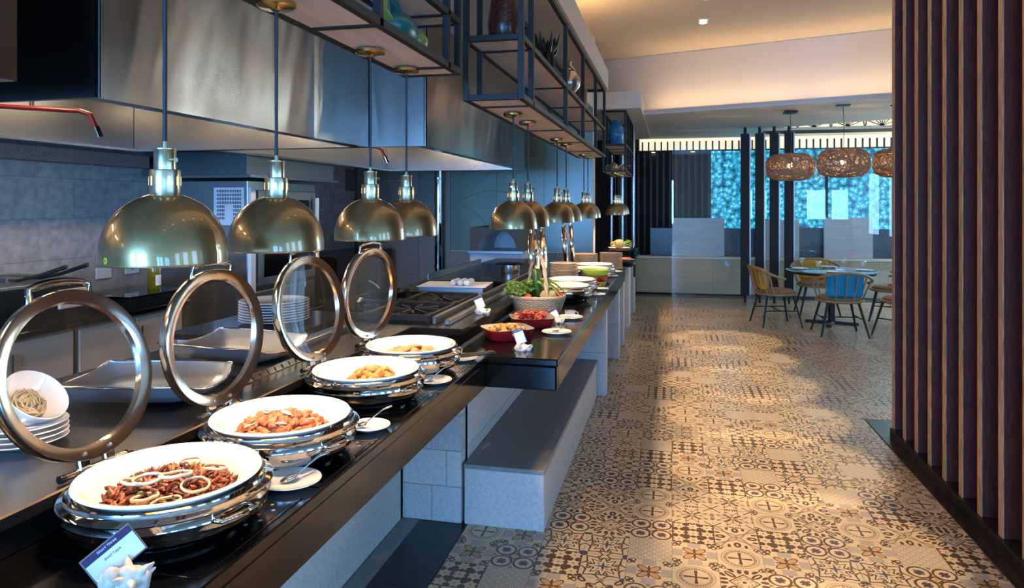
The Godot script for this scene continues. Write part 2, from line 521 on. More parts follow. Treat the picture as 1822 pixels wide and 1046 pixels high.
func build_floor():
	struct("floor", G.new().span(Vector3(-5.2, -0.2, 8.2), Vector3(8.2, -0.008, -15.2)), "grout", "patchwork floor of printed cream and brown cement tiles")
	var fl = get_node("floor")
	var m = mat("printed_tile", [255, 255, 255], 0.3)
	m.albedo_texture = tile_atlas()
	var variants = []
	for k in 12:
		var st := SurfaceTool.new()
		st.begin(Mesh.PRIMITIVE_TRIANGLES)
		tile_add(st, k, TILE_X / 2 - 0.0008, TILE_Z / 2 - 0.0008, Vector3.ZERO)
		variants.append(st.commit())
	var known = {}
	for k in PLACED:
		for c in PLACED[k]: known[Vector2i(c[0], c[1])] = k
	var cells = []
	for j in range(-62, 34):
		for i in range(-5, 37):
			var x = 0.1056 + i * TILE_X
			var z = 0.1957 + j * TILE_Z
			if x > 1.36 and z > -5.85: continue
			if z < -12.75: continue
			var k = known.get(Vector2i(i, j), -1)
			if k < 0:
				k = [0, 1, 2, 2, 3, 3, 4, 5, 5, 6, 6, 7, 8, 9, 9, 10, 10, 11, 11][rng.randi() % 19]
			cells.append([x, z, k])
	var seen = []
	var rest = []
	for c in cells:
		if c[1] < -1.7 and c[0] < 0.05 - c[1] * 0.95: seen.append(c)
		else: rest.append(c)
	seen.sort_custom(func(a, b): return a[1] > b[1])
	for c in seen.slice(0, 300):
		var o = obj("tile", variants[c[2]], m, fl)
		o.position = Vector3(c[0], 0, c[1])
	var st := SurfaceTool.new()
	st.begin(Mesh.PRIMITIVE_TRIANGLES)
	for c in rest + seen.slice(300): tile_add(st, c[2], TILE_X / 2 - 0.0008, TILE_Z / 2 - 0.0008, Vector3(c[0], 0, c[1]))
	var far = obj("farther_tiles", st.commit(), m, fl)
	far.set_meta("kind", "stuff")
	# plain borders
	for n in 14:
		var z = -3.46 + n * 0.62
		obj("border_tile", G.new().span(Vector3(-1.288, -0.008, z + 0.001), Vector3(-1.03, 0.0, z + 0.619)), "black_tile", fl)
		obj("border_strip", G.new().span(Vector3(-1.386, -0.008, z + 0.001), Vector3(-1.29, 0.0, z + 0.619)), "grey_strip", fl)
	for n in 16:
		var z = -5.44 + n * 0.55
		obj("border_tile", G.new().span(Vector3(1.455, -0.008, z + 0.001), Vector3(1.515, 0.0, z + 0.549)), "brown_marble", fl)
	obj("border_tile", G.new().span(Vector3(1.455, -0.008, -5.86), Vector3(1.66, 0.0, -5.441)), "black_tile", fl)
	for n in 5: obj("border_tile", G.new().span(Vector3(1.661 + n * 0.6, -0.008, -5.86), Vector3(2.26 + n * 0.6, 0.0, -5.441)), "black_tile", fl)
	for n in 9: obj("border_tile", G.new().span(Vector3(-0.6 + n * 0.7, -0.008, -13.3), Vector3(0.099 + n * 0.7, 0.0, -12.86)), "black_tile", fl)
	obj("kitchen_flooring", G.new().span(Vector3(-4.4, -0.008, 8.0), Vector3(-1.39, -0.001, -9.3)), "kitchen_floor", fl)

# ------------------------------------------------------------------ room
func windows_in_wall(side, x0, x1, y0, y1, holes, origin, turn, label, m = "plaster"):
	# a wall in its own x, y plane with rectangular holes [a, b, low, high], 0.25 m thick
	var g = G.new().at(origin, turn)
	var at = x0
	for h in holes:
		g.span(Vector3(at, y0, 0), Vector3(h[0], y1, 0.25))
		g.span(Vector3(h[0], y0, 0), Vector3(h[1], h[2], 0.25))
		g.span(Vector3(h[0], h[3], 0), Vector3(h[1], y1, 0.25))
		at = h[1]
	g.span(Vector3(at, y0, 0), Vector3(x1, y1, 0.25))
	struct("wall_" + side, g, m, label)
	for h in holes:
		var n = used.get("windows", 0) + 1
		used["windows"] = n
		var w := Node3D.new()
		w.name = "window_%d" % n
		add_child(w)
		w.transform = Transform3D(Basis(Vector3.UP, turn), origin)
		tag(w, "unseen tall daylight window with slim dark frame in the %s wall" % side, "window", "", "structure")
		var fr = G.new()
		for x in [h[0] + 0.03, (h[0] + h[1]) / 2, h[1] - 0.03]: fr.span(Vector3(x - 0.03, h[2], 0.08), Vector3(x + 0.03, h[3], 0.16))
		for y in [h[2] + 0.03, h[3] - 0.03]: fr.span(Vector3(h[0], y - 0.03, 0.08), Vector3(h[1], y + 0.03, 0.16))
		obj("window_frame", fr, "black_metal", w)
		obj("window_pane", G.new().span(Vector3(h[0], h[2], 0.115), Vector3(h[1], h[3], 0.121)), "pane", w)

func day_light(at, turn, w, h, energy, tint = Color(0.42, 0.70, 1.0)):
	var l := AreaLight3D.new()
	l.name = "window_daylight"
	l.area_size = Vector2(w, h)
	l.light_color = tint
	l.light_energy = energy
	l.area_range = 40.0
	l.shadow_enabled = true
	add_child(l, true)
	l.position = at
	l.rotation.y = turn

func build_room():
	struct("ceiling", G.new().span(Vector3(-5.2, 3.92, 8), Vector3(8.2, 4.1, -15.2)), "plaster", "high plaster ceiling warmly lit by hidden cove lights")
	windows_in_wall("back", -5.2, 8.2, -0.01, 3.93, [[-4.3, -3.0, 0.8, 2.8], [-2.4, -1.1, 0.8, 2.8], [-0.95, 0.1, 0.8, 2.8], [2.8, 3.7, 1.0, 2.3], [3.85, 4.7, 1.0, 2.3], [5.7, 6.5, 0.9, 2.5], [6.7, 7.4, 0.9, 2.5]], Vector3(0, 0, 7.2), 0.0, "plaster wall with tall daylight windows facing the aisle")
	windows_in_wall("right", -15.2, 8.0, -0.01, 3.93, [[-12.6, -11.2, 0.5, 2.9], [-10.4, -9.0, 0.5, 2.9], [-8.2, -6.8, 0.5, 2.9], [-4.6, -3.2, 0.5, 2.9], [-2.2, -0.8, 0.5, 2.9], [0.4, 1.8, 0.5, 2.9], [3.0, 4.4, 0.5, 2.9]], Vector3(7.8, 0, 0), -PI / 2, "plaster wall with windows beside the dining corner")
	struct("wall_left", G.new().span(Vector3(-4.7, -0.01, 8), Vector3(-4.42, 3.93, -9.5)), "kitchen_grout", "grey tiled kitchen back wall behind the cooking line")
	var wl = get_node("wall_left")
	for r in 9:
		for c in 17:
			var z = -9.2 + c * 0.6 + (0.3 if r % 2 else 0.0)
			obj("tile", G.new().span(Vector3(-4.42, 0.35 + r * 0.3 + 0.001, z + 0.001), Vector3(-4.412, 0.65 + r * 0.3 - 0.001, z + 0.599)), ["kitchen_tile", "kitchen_tile_b"][(r * 7 + c * 3) % 2], wl)
	struct("wall_kitchen_end", G.new().span(Vector3(-4.7, -0.01, -9.3), Vector3(-1.02, 3.93, -9.55)), "plaster", "stone and green glass end wall of the kitchen")
	var we = get_node("wall_kitchen_end")
	for r in 9:
		for c in 3:
			obj("stone_slab", G.new().span(Vector3(-4.41 + c * 0.47, 0.02 + r * 0.33, -9.3), Vector3(-3.944 + c * 0.47, 0.345 + r * 0.33, -9.27), 0.003), "wall_stone", we)
	for r in 3:
		for c in 4:
			obj("stone_slab", G.new().span(Vector3(-2.998 + c * 0.495, 0.02 + r * 0.33, -9.3), Vector3(-2.507 + c * 0.495, 0.345 + r * 0.33, -9.22), 0.003), "wall_stone", we)
	for c in 3:
		obj("glass_panel", G.new().span(Vector3(-2.998 + c * 0.66, 1.02, -9.3), Vector3(-2.343 + c * 0.66, 2.95, -9.28)), "green_glass", we)
	var cv = G.new()
	for s in [[-2.4, 1.1, 0.75, 70, 150], [-1.9, 1.0, 1.2, 75, 130], [-2.95, 1.15, 0.5, 10, 75]]:
		var p = []
		for k in 21:
			var a = deg_to_rad(lerpf(s[3], s[4], k / 20.0))
			p.append(Vector3(s[0] + cos(a) * s[2], s[1] + sin(a) * s[2], -9.279))
		cv.tube(p, 0.006, 5)
	obj("etched_line", cv, "green_line", we)
	struct("wall_service", G.new().span(Vector3(-3.0, -0.01, -9.55), Vector3(-2.8, 3.93, -15.2)), "black_wood", "dark wall closing the far end of the buffet")
	windows_in_wall("far", -3.0, 8.2, -0.01, 3.93, [[4.5, 4.68, 0.7, 3.7], [5.05, 5.23, 0.7, 3.7], [5.8, 5.98, 0.7, 3.7], [6.7, 6.94, 0.7, 3.7]], Vector3(0, 0, -14.27), 0.0, "dark far wall behind the lounge with slats and glowing panels", "black_wood")  # slim windows added out of view, shaped to streak the hood reflections
	struct("ceiling_kitchen", G.new().span(Vector3(-4.7, 2.95, 8), Vector3(-0.70, 3.17, -7.95)), "soffit", "dropped plaster bulkhead above the display shelves and kitchen")
	struct("ceiling_bulkhead", G.new().span(Vector3(-4.7, 2.95, -9.45), Vector3(-0.40, 3.17, -15.2)).span(Vector3(-4.7, 2.95, -7.95), Vector3(-1.03, 3.17, -9.45)), "soffit", "lower plaster bulkhead above the far display shelves")
	# soffit with a light cove
	var poly = PackedVector2Array([Vector2(-0.41, -10.373), Vector2(8.0, -7.77), Vector2(8.0, -10.4), Vector2(4.6, -11.0), Vector2(1.6, -12.7), Vector2(1.6, -15.0), Vector2(-0.41, -15.0)])
	struct("ceiling_soffit", G.new().prism(poly, 2.97, 3.01), "soffit", "lower grey soffit over the dining corner with a light cove along its edge")
	var so = get_node("ceiling_soffit")
	var dirv = (Vector3(8, 0, -7.77) - Vector3(-0.4, 0, -10.37)).normalized()
	var nrm = Vector3(dirv.z, 0, -dirv.x)          # towards the far wall
	var a = Vector3(-0.4, 3.025, -10.37); var b = Vector3(8.0, 3.025, -7.77)
	obj("cove_lip", G.new().bar(a + nrm * 0.015, b + nrm * 0.015, 0.03, 0.03), "soffit", so)
	struct("wall_cove", G.new().bar(a - dirv * 4.0 + nrm * 0.45 + Vector3(0, 0.44, 0), b + nrm * 0.45 + Vector3(0, 0.44, 0), 0.1, 0.92), "plaster", "pale upstand wall rising from the light cove to the high ceiling")
	var led = obj("led_light_strip", G.new().bar(a + nrm * 0.16 - Vector3(0, 0.006, 0), b + nrm * 0.16 - Vector3(0, 0.006, 0) - dirv * 0.5, 0.03, 0.012), "led")
	tag(led, "warm hidden light strip in the cove above the dining corner", "light strip")
	for k in 4:
		var l := AreaLight3D.new()
		l.name = "cove_light"
		l.area_size = Vector2(2.1, 0.04)
		l.light_color = Color(1.0, 0.86, 0.64)
		l.light_energy = 0.8
		l.shadow_enabled = true
		add_child(l, true)
		l.position = (a + nrm * 0.16 + Vector3(0, 0.002, 0)).lerp(b + nrm * 0.16 + Vector3(0, 0.002, 0), (k + 0.5) / 4.0)
		l.basis = Basis(dirv, nrm, dirv.cross(nrm).normalized())
		if l.basis.z.y > 0: l.basis = Basis(-dirv, nrm, (-dirv).cross(nrm).normalized())
	# cove above the shelf bulkhead
	var led2 = obj("led_light_strip", G.new().span(Vector3(-1.10, 3.17, -1.0), Vector3(-1.07, 3.182, -7.8)), "led")
	tag(led2, "warm hidden light strip lying on top of the shelf bulkhead", "light strip")
	for k in 3:
		var l := AreaLight3D.new()
		l.name = "bulkhead_cove_light"
		l.area_size = Vector2(2.2, 0.05)
		l.light_color = Color(1.0, 0.83, 0.57)
		l.light_energy = 3.4
		l.shadow_enabled = true
		add_child(l, true)
		l.position = Vector3(-1.085, 3.19, -2.2 - k * 2.2)
		l.basis = Basis(Vector3(0, 0, 1), Vector3(1, 0, 0), Vector3(0, -1, 0))
		if l.basis.determinant() < 0: l.basis = Basis(Vector3(0, 0, -1), Vector3(1, 0, 0), Vector3(0, -1, 0))
	# downlights over the aisle
	for k in 10:
		var p = Vector3(0.38, 3.92, -8.9 + k * 1.05)
		var t = thing("ceiling_downlight", "twin-lens recessed downlight in the high warm ceiling over the aisle", "downlight", p, 0.0, "downlights along the aisle ceiling")
		obj("trim_ring", G.new().box(Vector3(0, -0.004, 0), Vector3(0.13, 0.01, 0.26), 0.003), "plastic_white", t)
		for s in [-0.06, 0.06]:
			obj("lens", G.new().at(Vector3(0, 0, s)).lathe([Vector2(0, -0.011), Vector2(0.045, -0.011), Vector2(0.048, -0.007)], 20), "downlight_lens", t)
		var l := SpotLight3D.new()
		l.name = "downlight_beam"
		l.spot_angle = 10.5
		l.spot_angle_attenuation = 0.25
		l.spot_range = 12.0
		l.light_size = 0.05
		l.light_color = Color(1.0, 0.88, 0.69)
		l.light_energy = 11.0
		l.shadow_enabled = true
		add_child(l, true)
		l.position = p + Vector3(0, -0.03, 0)
		l.look_at_from_position(l.position, p + Vector3(0.24, -3.92, 0), Vector3(0, 0, -1))

func build_slat_wall():
	struct("wall_slats", G.new().span(Vector3(1.70, -0.01, -2.3), Vector3(1.9, 3.93, -5.42)), "black_wood", "dark wood screen wall of vertical fins along the aisle")
	var w = get_node("wall_slats")
	for n in 5:
		var z = -5.44 + n * 0.57
		obj("kerb_stone", G.new().span(Vector3(1.515, 0, z + 0.001), Vector3(1.70, 0.068, z + 0.569), 0.002), "brown_marble", w)
	for n in 50:
		var z = -5.419 + n * 0.2365
		if z > -2.4: break
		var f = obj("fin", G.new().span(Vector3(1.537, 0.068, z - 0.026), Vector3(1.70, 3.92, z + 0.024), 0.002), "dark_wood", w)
		obj("lit_fin_edge", G.new().span(Vector3(1.530, 0.068, z - 0.025), Vector3(1.537, 3.92, z + 0.023), 0.0015), "lit_fin_edge", f)  # lighter edge piece paints the aisle light on the fin

func build_lounge():
	# low wall with a ledge, marble panels, glowing teal panels, slats and cornice
	var t = thing("low_wall", "long low pale panelled wall with a cream ledge under the marble panels", "low wall", Vector3(0, 0, -13.3))
	for k in 6: obj("panel", G.new().span(Vector3(-0.66 + k * 1.4, 0.02, 0), Vector3(0.738 + k * 1.4, 0.66, -0.3), 0.004), "pale_panel", t)
	obj("ledge", G.new().span(Vector3(-0.68, 0.66, 0.04), Vector3(7.7, 0.70, -0.3), 0.006), "cream", t)
	var p = obj("marble_panel", G.new().span(Vector3(0.01, 0.701, -13.36), Vector3(0.947, 1.41, -13.42), 0.004), "light_marble")
	tag(p, "pale veined marble panel standing on the ledge before dark slats", "panel")
	p = obj("marble_panel", G.new().span(Vector3(2.65, 0.701, -13.36), Vector3(3.45, 1.43, -13.42), 0.004), "light_marble")
	tag(p, "pale marble panel standing on the ledge behind the dining table", "panel")
	p = obj("marble_panel", G.new().span(Vector3(1.5, 0.701, -13.44), Vector3(2.25, 1.38, -13.5), 0.004), "light_marble")
	tag(p, "narrower pale marble panel seen between the dark posts", "panel")
	for s in [[-0.4, 0.55, 1.22], [0.56, 1.7, 1.22], [1.71, 2.9, 1.24], [2.91, 4.4, 1.22]]:
		p = obj("dark_marble_slab", G.new().span(Vector3(s[0], 0.701, -13.52), Vector3(s[1], s[2], -13.58), 0.004), "dark_marble")
		tag(p, ["dark grey marble slab left of the pale panel by the buffet end", "dark grey marble slab right behind the first pale panel", "dark grey marble slab between the two pale panels", "dark grey marble slab behind the dining table panel"][[-0.4, 0.56, 1.71, 2.91].find(s[0])], "marble slab")
	var k = 0
	for s in [[0.74, 2.19], [2.25, 2.78], [2.84, 3.9]]:
		p = obj("glowing_teal_light_panel", G.new().span(Vector3(s[0], 1.2, -13.93), Vector3(s[1], 2.70, -13.97)), "teal_panel")
		tag(p, ["wide backlit teal shell mosaic panel behind the dark posts", "narrow backlit teal mosaic panel between two wider ones", "backlit teal mosaic panel at the dark slats' right end"][k], "light panel")
		var l := AreaLight3D.new()
		l.name = "teal_panel_light"
		l.area_size = Vector2(s[1] - s[0], 1.4)
		l.light_color = Color(0.2, 0.7, 0.9)
		l.light_energy = 0.25 * (s[1] - s[0])
		l.shadow_enabled = true
		add_child(l, true)
		l.position = Vector3((s[0] + s[1]) / 2, 1.95, -13.9)
		l.rotation.y = PI
		k += 1
	var c = thing("lit_cornice", "cream cornice band with painted glow above the slats along the far wall", "cornice", Vector3(0, 2.72, -13.98))
	obj("painted_light_band", G.new().span(Vector3(-0.62, 0, 0), Vector3(4.35, 0.23, -0.03)), "lit_cream_glow", c)  # emission paints a cream wall top lit from a hidden strip
	obj("bottom_trim", G.new().span(Vector3(-0.62, -0.03, 0.05), Vector3(4.35, 0.0, -0.03)), "black_wood", c)
	obj("top_trim", G.new().span(Vector3(-0.62, 0.23, 0.06), Vector3(4.35, 0.27, -0.03)), "cream", c)
	for n in 7:
		obj("small_downlight", G.new().box(Vector3(-0.35 + n * 0.75, -0.034, 0.01), Vector3(0.07, 0.006, 0.05), 0.002), "downlight_lens", c)
	for n in 41:
		var x = -0.56 + n * 0.121
		obj("tick_slat", G.new().span(Vector3(x - 0.014, 0.0, 0.03), Vector3(x + 0.014, 0.17, 0.0)), "black_wood", c)
	var w = thing("slat_screen", "dark wall screen of thin vertical bronze slats left of the teal panels", "slat screen", Vector3(0, 0.7, -13.9))
	for n in 15:
		var x = -1.0 + n * 0.121
		obj("slat", G.new().span(Vector3(x - 0.02, 0.0, -0.05), Vector3(x + 0.02, 1.98, 0.03), 0.003), "bronze_slat", w)
	w = thing("slat_screen", "dark wall screen of vertical slats beyond the teal panels", "slat screen", Vector3(0, 0.7, -13.9))
	for n in 4:
		var x = 4.0 + n * 0.121
		obj("slat", G.new().span(Vector3(x - 0.02, 0.0, -0.05), Vector3(x + 0.02, 1.98, 0.03), 0.003), "black_wood", w)
	# fretwork of fans below the ceiling opening
	var fw = thing("fretwork_panel", "dark openwork fan-patterned fretwork hanging above the cornice", "fretwork", Vector3(1.6, 2.98, -12.95))
	var fg = G.new()
	for n in 12:
		var x = 0.27 + n * 0.54
		for q in 9:
			var an = PI * q / 8.0
			fg.bar(Vector3(x, 0.02, 0), Vector3(x + cos(an) * 0.25, 0.02 + sin(an) * 0.25, 0), 0.012, 0.02, Vector3(0, 0, 1))
		var arc = []
		for q in 13: arc.append(Vector3(x + cos(PI * q / 12.0) * 0.26, 0.02 + sin(PI * q / 12.0) * 0.26, 0))
		fg.tube(arc, 0.01, 5)
	obj("fan_tracery", fg, "black_wood", fw)
	obj("rail", G.new().span(Vector3(0, -0.02, -0.03), Vector3(6.4, 0.02, 0.03)), "cream", fw)
	obj("painted_light_backing", G.new().span(Vector3(0, 0.02, -0.4), Vector3(6.4, 0.8, -0.42)), "lit_cream_glow", fw)  # emission paints the lit cream wall behind the fans
	# posts and glass
	for n in 4:
		var x = 1.215 + n * 0.233
		var q = thing("room_divider_post", "%s black board post of the room divider, counted from the pale marble panel" % ["first", "second", "third", "fourth"][n], "post", Vector3(x, 0, -12.4), 0.0, "black posts of the room divider")
		obj("board", G.new().span(Vector3(-0.07, 0.13, -0.04), Vector3(0.066, 2.86, 0.04), 0.003), "black_wood", q)
		obj("lit_side_strip", G.new().span(Vector3(0.066, 0.13, -0.045), Vector3(0.085, 2.86, 0.045)), "lit_side", q)  # pale strip stands in for light on the side face
		obj("foot_pin", G.new().lathe([Vector2(0, 0), Vector2(0.02, 0), Vector2(0.02, 0.13), Vector2(0, 0.13)], 12), "black_metal", q)
		obj("head_pin", G.new().at(Vector3(0, 2.86, 0)).lathe([Vector2(0, 0), Vector2(0.025, 0), Vector2(0.025, 0.11), Vector2(0, 0.11)], 12), "black_metal", q)
	k = 0
	for s in [[0.005, 1.13], [1.135, 2.08], [2.085, 4.2]]:
		var q = obj("glass_partition", G.new().span(Vector3(s[0], 0.01, -12.6), Vector3(s[1], 2.96, -12.612)), "pane")
		tag(q, ["clear frameless glass pane before the pale marble panel", "clear glass pane behind the black divider posts", "clear wide glass pane behind the dining table"][k], "glass pane")
		k += 1

# ------------------------------------------------------------------ buffet counters
func slabs(parent, a, b, axis, n, rows, m = ["stone", "stone_b", "stone_c"]):
	# rows x n stone slabs that fill the box a-b; axis: 0 along x, 2 along z
	for r in rows:
		for c in n:
			var lo = a; var hi = b
			var off = 0.5 if r % 2 else 0.0
			lo.y = lerpf(a.y, b.y, float(r) / rows) + 0.0012; hi.y = lerpf(a.y, b.y, (r + 1.0) / rows) - 0.0012
			lo[axis] = lerpf(a[axis], b[axis], clampf((c + off) / n, 0.0, 1.0)); hi[axis] = lerpf(a[axis], b[axis], clampf((c + 1.0 + off) / n, 0.0, 1.0))
			if c == 0 and r % 2: lo[axis] = a[axis]
			if absf(hi[axis] - lo[axis]) < 0.01: continue
			var sg = signf(hi[axis] - lo[axis]) * 0.0012
			lo[axis] += sg; hi[axis] -= sg
			obj("stone_slab", G.new().span(lo, hi, 0.0015), m[(r * 5 + c * 3) % m.size()], parent)

func build_counters():
	var t = thing("buffet_counter", "long black granite counter carrying the four near chafing dishes", "counter", Vector3(0, 0, 0))
	obj("worktop", G.new().span(Vector3(-1.38, 0.865, 1.6), Vector3(-0.897, TOP, -3.345), 0.004), "black_granite", t)
	obj("apron", G.new().span(Vector3(-0.925, 0.745, 1.6), Vector3(-0.90, 0.8645, -3.345), 0.003), "black_granite", t)
	slabs(t, Vector3(-1.45, 0.0, 1.5), Vector3(-1.387, 0.745, -3.44), 2, 6, 2)
	slabs(t, Vector3(-1.386, 0.0, -3.46), Vector3(-1.062, 0.745, -3.54), 0, 2, 4)
	obj("underside", G.new().span(Vector3(-1.45, 0.745, 1.55), Vector3(-0.93, 0.755, -3.44)), "black_granite", t)
	var u = thing("buffet_counter", "projecting black granite counter on stone piers with red casseroles and basket", "counter", Vector3(0, 0, 0))
	obj("worktop", G.new().span(Vector3(-1.07, 0.865, -3.346), Vector3(-0.54, TOP, -8.45), 0.006), "black_granite", u)
	obj("apron", G.new().span(Vector3(-1.05, 0.745, -3.35), Vector3(-0.545, 0.8645, -3.40), 0.008), "black_granite", u)
	obj("apron", G.new().span(Vector3(-0.58, 0.745, -3.401), Vector3(-0.545, 0.8645, -8.44), 0.004), "black_granite", u)
	slabs(u, Vector3(-1.06, 0.0, -3.56), Vector3(-1.05, 0.745, -8.4), 2, 6, 2)
	for z in [-6.05, -7.55, -8.3]:
		slabs(u, Vector3(-1.049, 0.0, z), Vector3(-0.55, 0.744, z - 0.13), 0, 1, 2)
	var b = thing("stone_bench", "low pale stone bench block under the projecting counter", "bench", Vector3(0, 0, 0))
	obj("block", G.new().span(Vector3(-1.046, 0, -3.46), Vector3(-0.628, 0.29, -6.04), 0.004), "stone", b)
	obj("shaded_top", G.new().span(Vector3(-1.048, 0.291, -3.452), Vector3(-0.622, 0.313, -6.045), 0.003), "grey_strip", b)  # greyer than the block, painting in the weaker light on its top
	var v = thing("buffet_counter", "far black counter at the end of the buffet line with salads", "counter", Vector3(0, 0, 0))
	obj("worktop", G.new().span(Vector3(-1.02, 0.865, -9.3), Vector3(-0.5, TOP, -11.6), 0.006), "black_granite", v)
	obj("apron", G.new().span(Vector3(-1.0, 0.83, -9.32), Vector3(-0.51, 0.8645, -11.58), 0.004), "black_granite", v)
	for z in [-9.5, -10.8]: slabs(v, Vector3(-0.98, 0.0, z), Vector3(-0.56, 0.828, z - 0.4), 0, 1, 2)
	obj("bracket", G.new().bar(Vector3(-0.48, 0.86, -9.35), Vector3(-0.48, 0.70, -9.35), 0.03, 0.03).bar(Vector3(-0.48, 0.86, -9.35), Vector3(-0.8, 0.86, -9.35), 0.03, 0.03), "black_metal", v)
	# raised kitchen ledge
	var k = thing("kitchen_ledge", "raised dark stone ledge running behind the near chafing dishes", "ledge", Vector3(0, 0, 0))
	obj("ledge_top", G.new().span(Vector3(-2.25, 0.965, 1.6), Vector3(-1.36, LEDGE, -3.5), 0.004), "ledge_granite", k)
	obj("ledge_front", G.new().span(Vector3(-1.42, 0.902, 1.6), Vector3(-1.38, 0.964, -3.5)), "ledge_granite", k)
	obj("back_panel", G.new().span(Vector3(-2.24, 0.0, 1.55), Vector3(-1.46, 0.964, -3.45)), "dull_steel", k)
	k = thing("kitchen_ledge", "raised dark stone ledge running behind the red casseroles and basket", "ledge", Vector3(0, 0, 0))
	obj("ledge_top", G.new().span(Vector3(-2.1, 0.965, -3.501), Vector3(-1.075, LEDGE, -8.32), 0.004), "ledge_granite", k)
	obj("ledge_front", G.new().span(Vector3(-1.16, 0.902, -3.52), Vector3(-1.095, 0.964, -8.32)), "ledge_granite", k)
	obj("back_panel", G.new().span(Vector3(-2.09, 0.0, -3.56), Vector3(-1.165, 0.964, -8.3)), "dull_steel", k)
	obj("steel_rail", G.new().span(Vector3(-1.20, LEDGE, -3.6), Vector3(-1.17, LEDGE + 0.03, -6.4), 0.004).span(Vector3(-1.27, LEDGE, -3.6), Vector3(-1.25, LEDGE + 0.045, -6.2), 0.004), "dull_steel", k)
	k = thing("plate_shelf", "dark slab on pale stone riser carrying the large plate stack", "shelf", Vector3(-1.95, LEDGE, -3.12))
	obj("stone_riser", G.new().box(Vector3(0, 0.02, 0), Vector3(0.52, 0.04, 0.7), 0.003), "stone", k)
	obj("slab", G.new().box(Vector3(0, 0.055, 0), Vector3(0.58, 0.03, 0.76), 0.003), "black_granite", k)
	# induction hobs let into the near counter and the projecting one
	var spots = [[-1.15, -1.42, "beef"], [-1.145, -1.89, "ham"], [-1.15, -2.50, "chicken"], [-1.15, -2.975, "fish fillet"]]
	for s in spots:
		var h = thing("induction_hob", "flush black induction hob glass under the %s dish" % s[2], "induction hob", Vector3(s[0], TOP, s[1]))
		obj("glass_plate", G.new().box(Vector3(0.03, 0.0012, 0), Vector3(0.40, 0.0024, 0.40), 0.0008), "hob_glass", h)
		obj("control_panel", G.new().box(Vector3(0.185, 0.003, -0.08), Vector3(0.07, 0.0012, 0.16)), "black_granite", h)
		for q in 5:
			obj("key_mark", G.new().at(Vector3(0.18 + (q % 2) * 0.02, 0.0036, -0.14 + q * 0.028)).lathe([Vector2(0, 0.0006), Vector2(0.005, 0.0006), Vector2(0.005, 0)], 10), "hob_red" if q == 2 else "hob_print", h)

# ------------------------------------------------------------------ hoods
func hood_sheet(x, z0, z1, lean = 0.0):
	# a slightly buckled sheet with the grain of brushed steel (u runs up the sheet)
	var st := SurfaceTool.new()
	st.begin(Mesh.PRIMITIVE_TRIANGLES)
	var nz = 60; var ny = 14
	var f = func(i, j):
		var z = lerpf(z0, z1, float(i) / nz); var y = lerpf(2.05, 2.95, float(j) / ny)
		var e = minf(1.0, minf(minf(i, nz - i) / 4.0, minf(j, ny - j) / 3.0))
		return Vector3(x - 0.004 + lean * i / nz + e * 0.0040 * bump.get_noise_3d(z * 120.0 + y * 40.0, y * 22.0, x * 50.0), y, z)
	for i in nz:
		for j in ny:
			for q in [[0, 0], [0, 1], [1, 1], [0, 0], [1, 1], [1, 0]]:
				var p = f.call(i + q[0], j + q[1])
				st.set_uv(Vector2(p.y, p.z))
				st.add_vertex(p)
	st.index()
	st.generate_normals()
	return st.commit()

func hood(a, b, label, rim = 0.06):
	# an open-bottomed steel box: front +x at b.x, back at a.x
	var t = thing("extractor_hood", label, "extractor hood", Vector3(0, 0, 0))
	if a.z > -2.5 and a.z < 0.0:
		obj("front_panel", hood_sheet(b.x, a.z, -3.78), "hood_steel", t)
		obj("front_panel", hood_sheet(b.x, -3.781, b.z, 0.028), "hood_steel", t)
	else:
		obj("front_panel", hood_sheet(b.x, a.z, b.z), "hood_steel", t)
	obj("front_liner", G.new().span(Vector3(b.x - 0.03, 2.05, a.z), Vector3(b.x - 0.012, 2.95, b.z), 0.002), "steel", t)
	obj("back_panel", G.new().span(Vector3(a.x, 2.05, a.z), Vector3(a.x + 0.02, 2.95, b.z), 0.003), "dull_steel", t)
	obj("end_panel", G.new().span(Vector3(a.x + 0.021, 2.05, a.z), Vector3(b.x - 0.021, 2.95, a.z - 0.02), 0.003), "steel", t)
	obj("end_panel", G.new().span(Vector3(a.x + 0.021, 2.05, b.z + 0.02), Vector3(b.x - 0.021, 2.95, b.z), 0.003), "steel", t)
	obj("rim", G.new().span(Vector3(b.x - 0.021 - rim, 2.05, a.z - 0.021), Vector3(b.x - 0.021, 2.065, b.z + 0.021)), "steel", t)
	obj("rim", G.new().span(Vector3(a.x + 0.021, 2.05, a.z - 0.021), Vector3(a.x + 0.021 + rim, 2.065, b.z + 0.021)), "steel", t)
	obj("filter_bank", G.new().span(Vector3(a.x + 0.3, 2.55, a.z - 0.1), Vector3(b.x - 0.3, 2.60, b.z + 0.1)), "dull_steel", t)
	for k in 2:
		var z = lerpf(a.z, b.z, 0.28 + 0.44 * k)
		obj("tube_light", G.new().tube([Vector3(a.x + 0.5, 2.52, z - 0.3), Vector3(a.x + 0.5, 2.52, z + 0.3)], 0.018, 10), "tube_glow", t)
		var l := AreaLight3D.new()
		l.name = "hood_light"
		l.area_size = Vector2(0.1, 0.6)
		l.light_color = Color(1.0, 0.88, 0.73)
		l.light_energy = 1.2
		l.area_range = 12.0
		l.shadow_enabled = true
		t.add_child(l, true)
		l.position = Vector3(a.x + 0.5, 2.49, z)
		l.rotation.x = -PI / 2
	return t

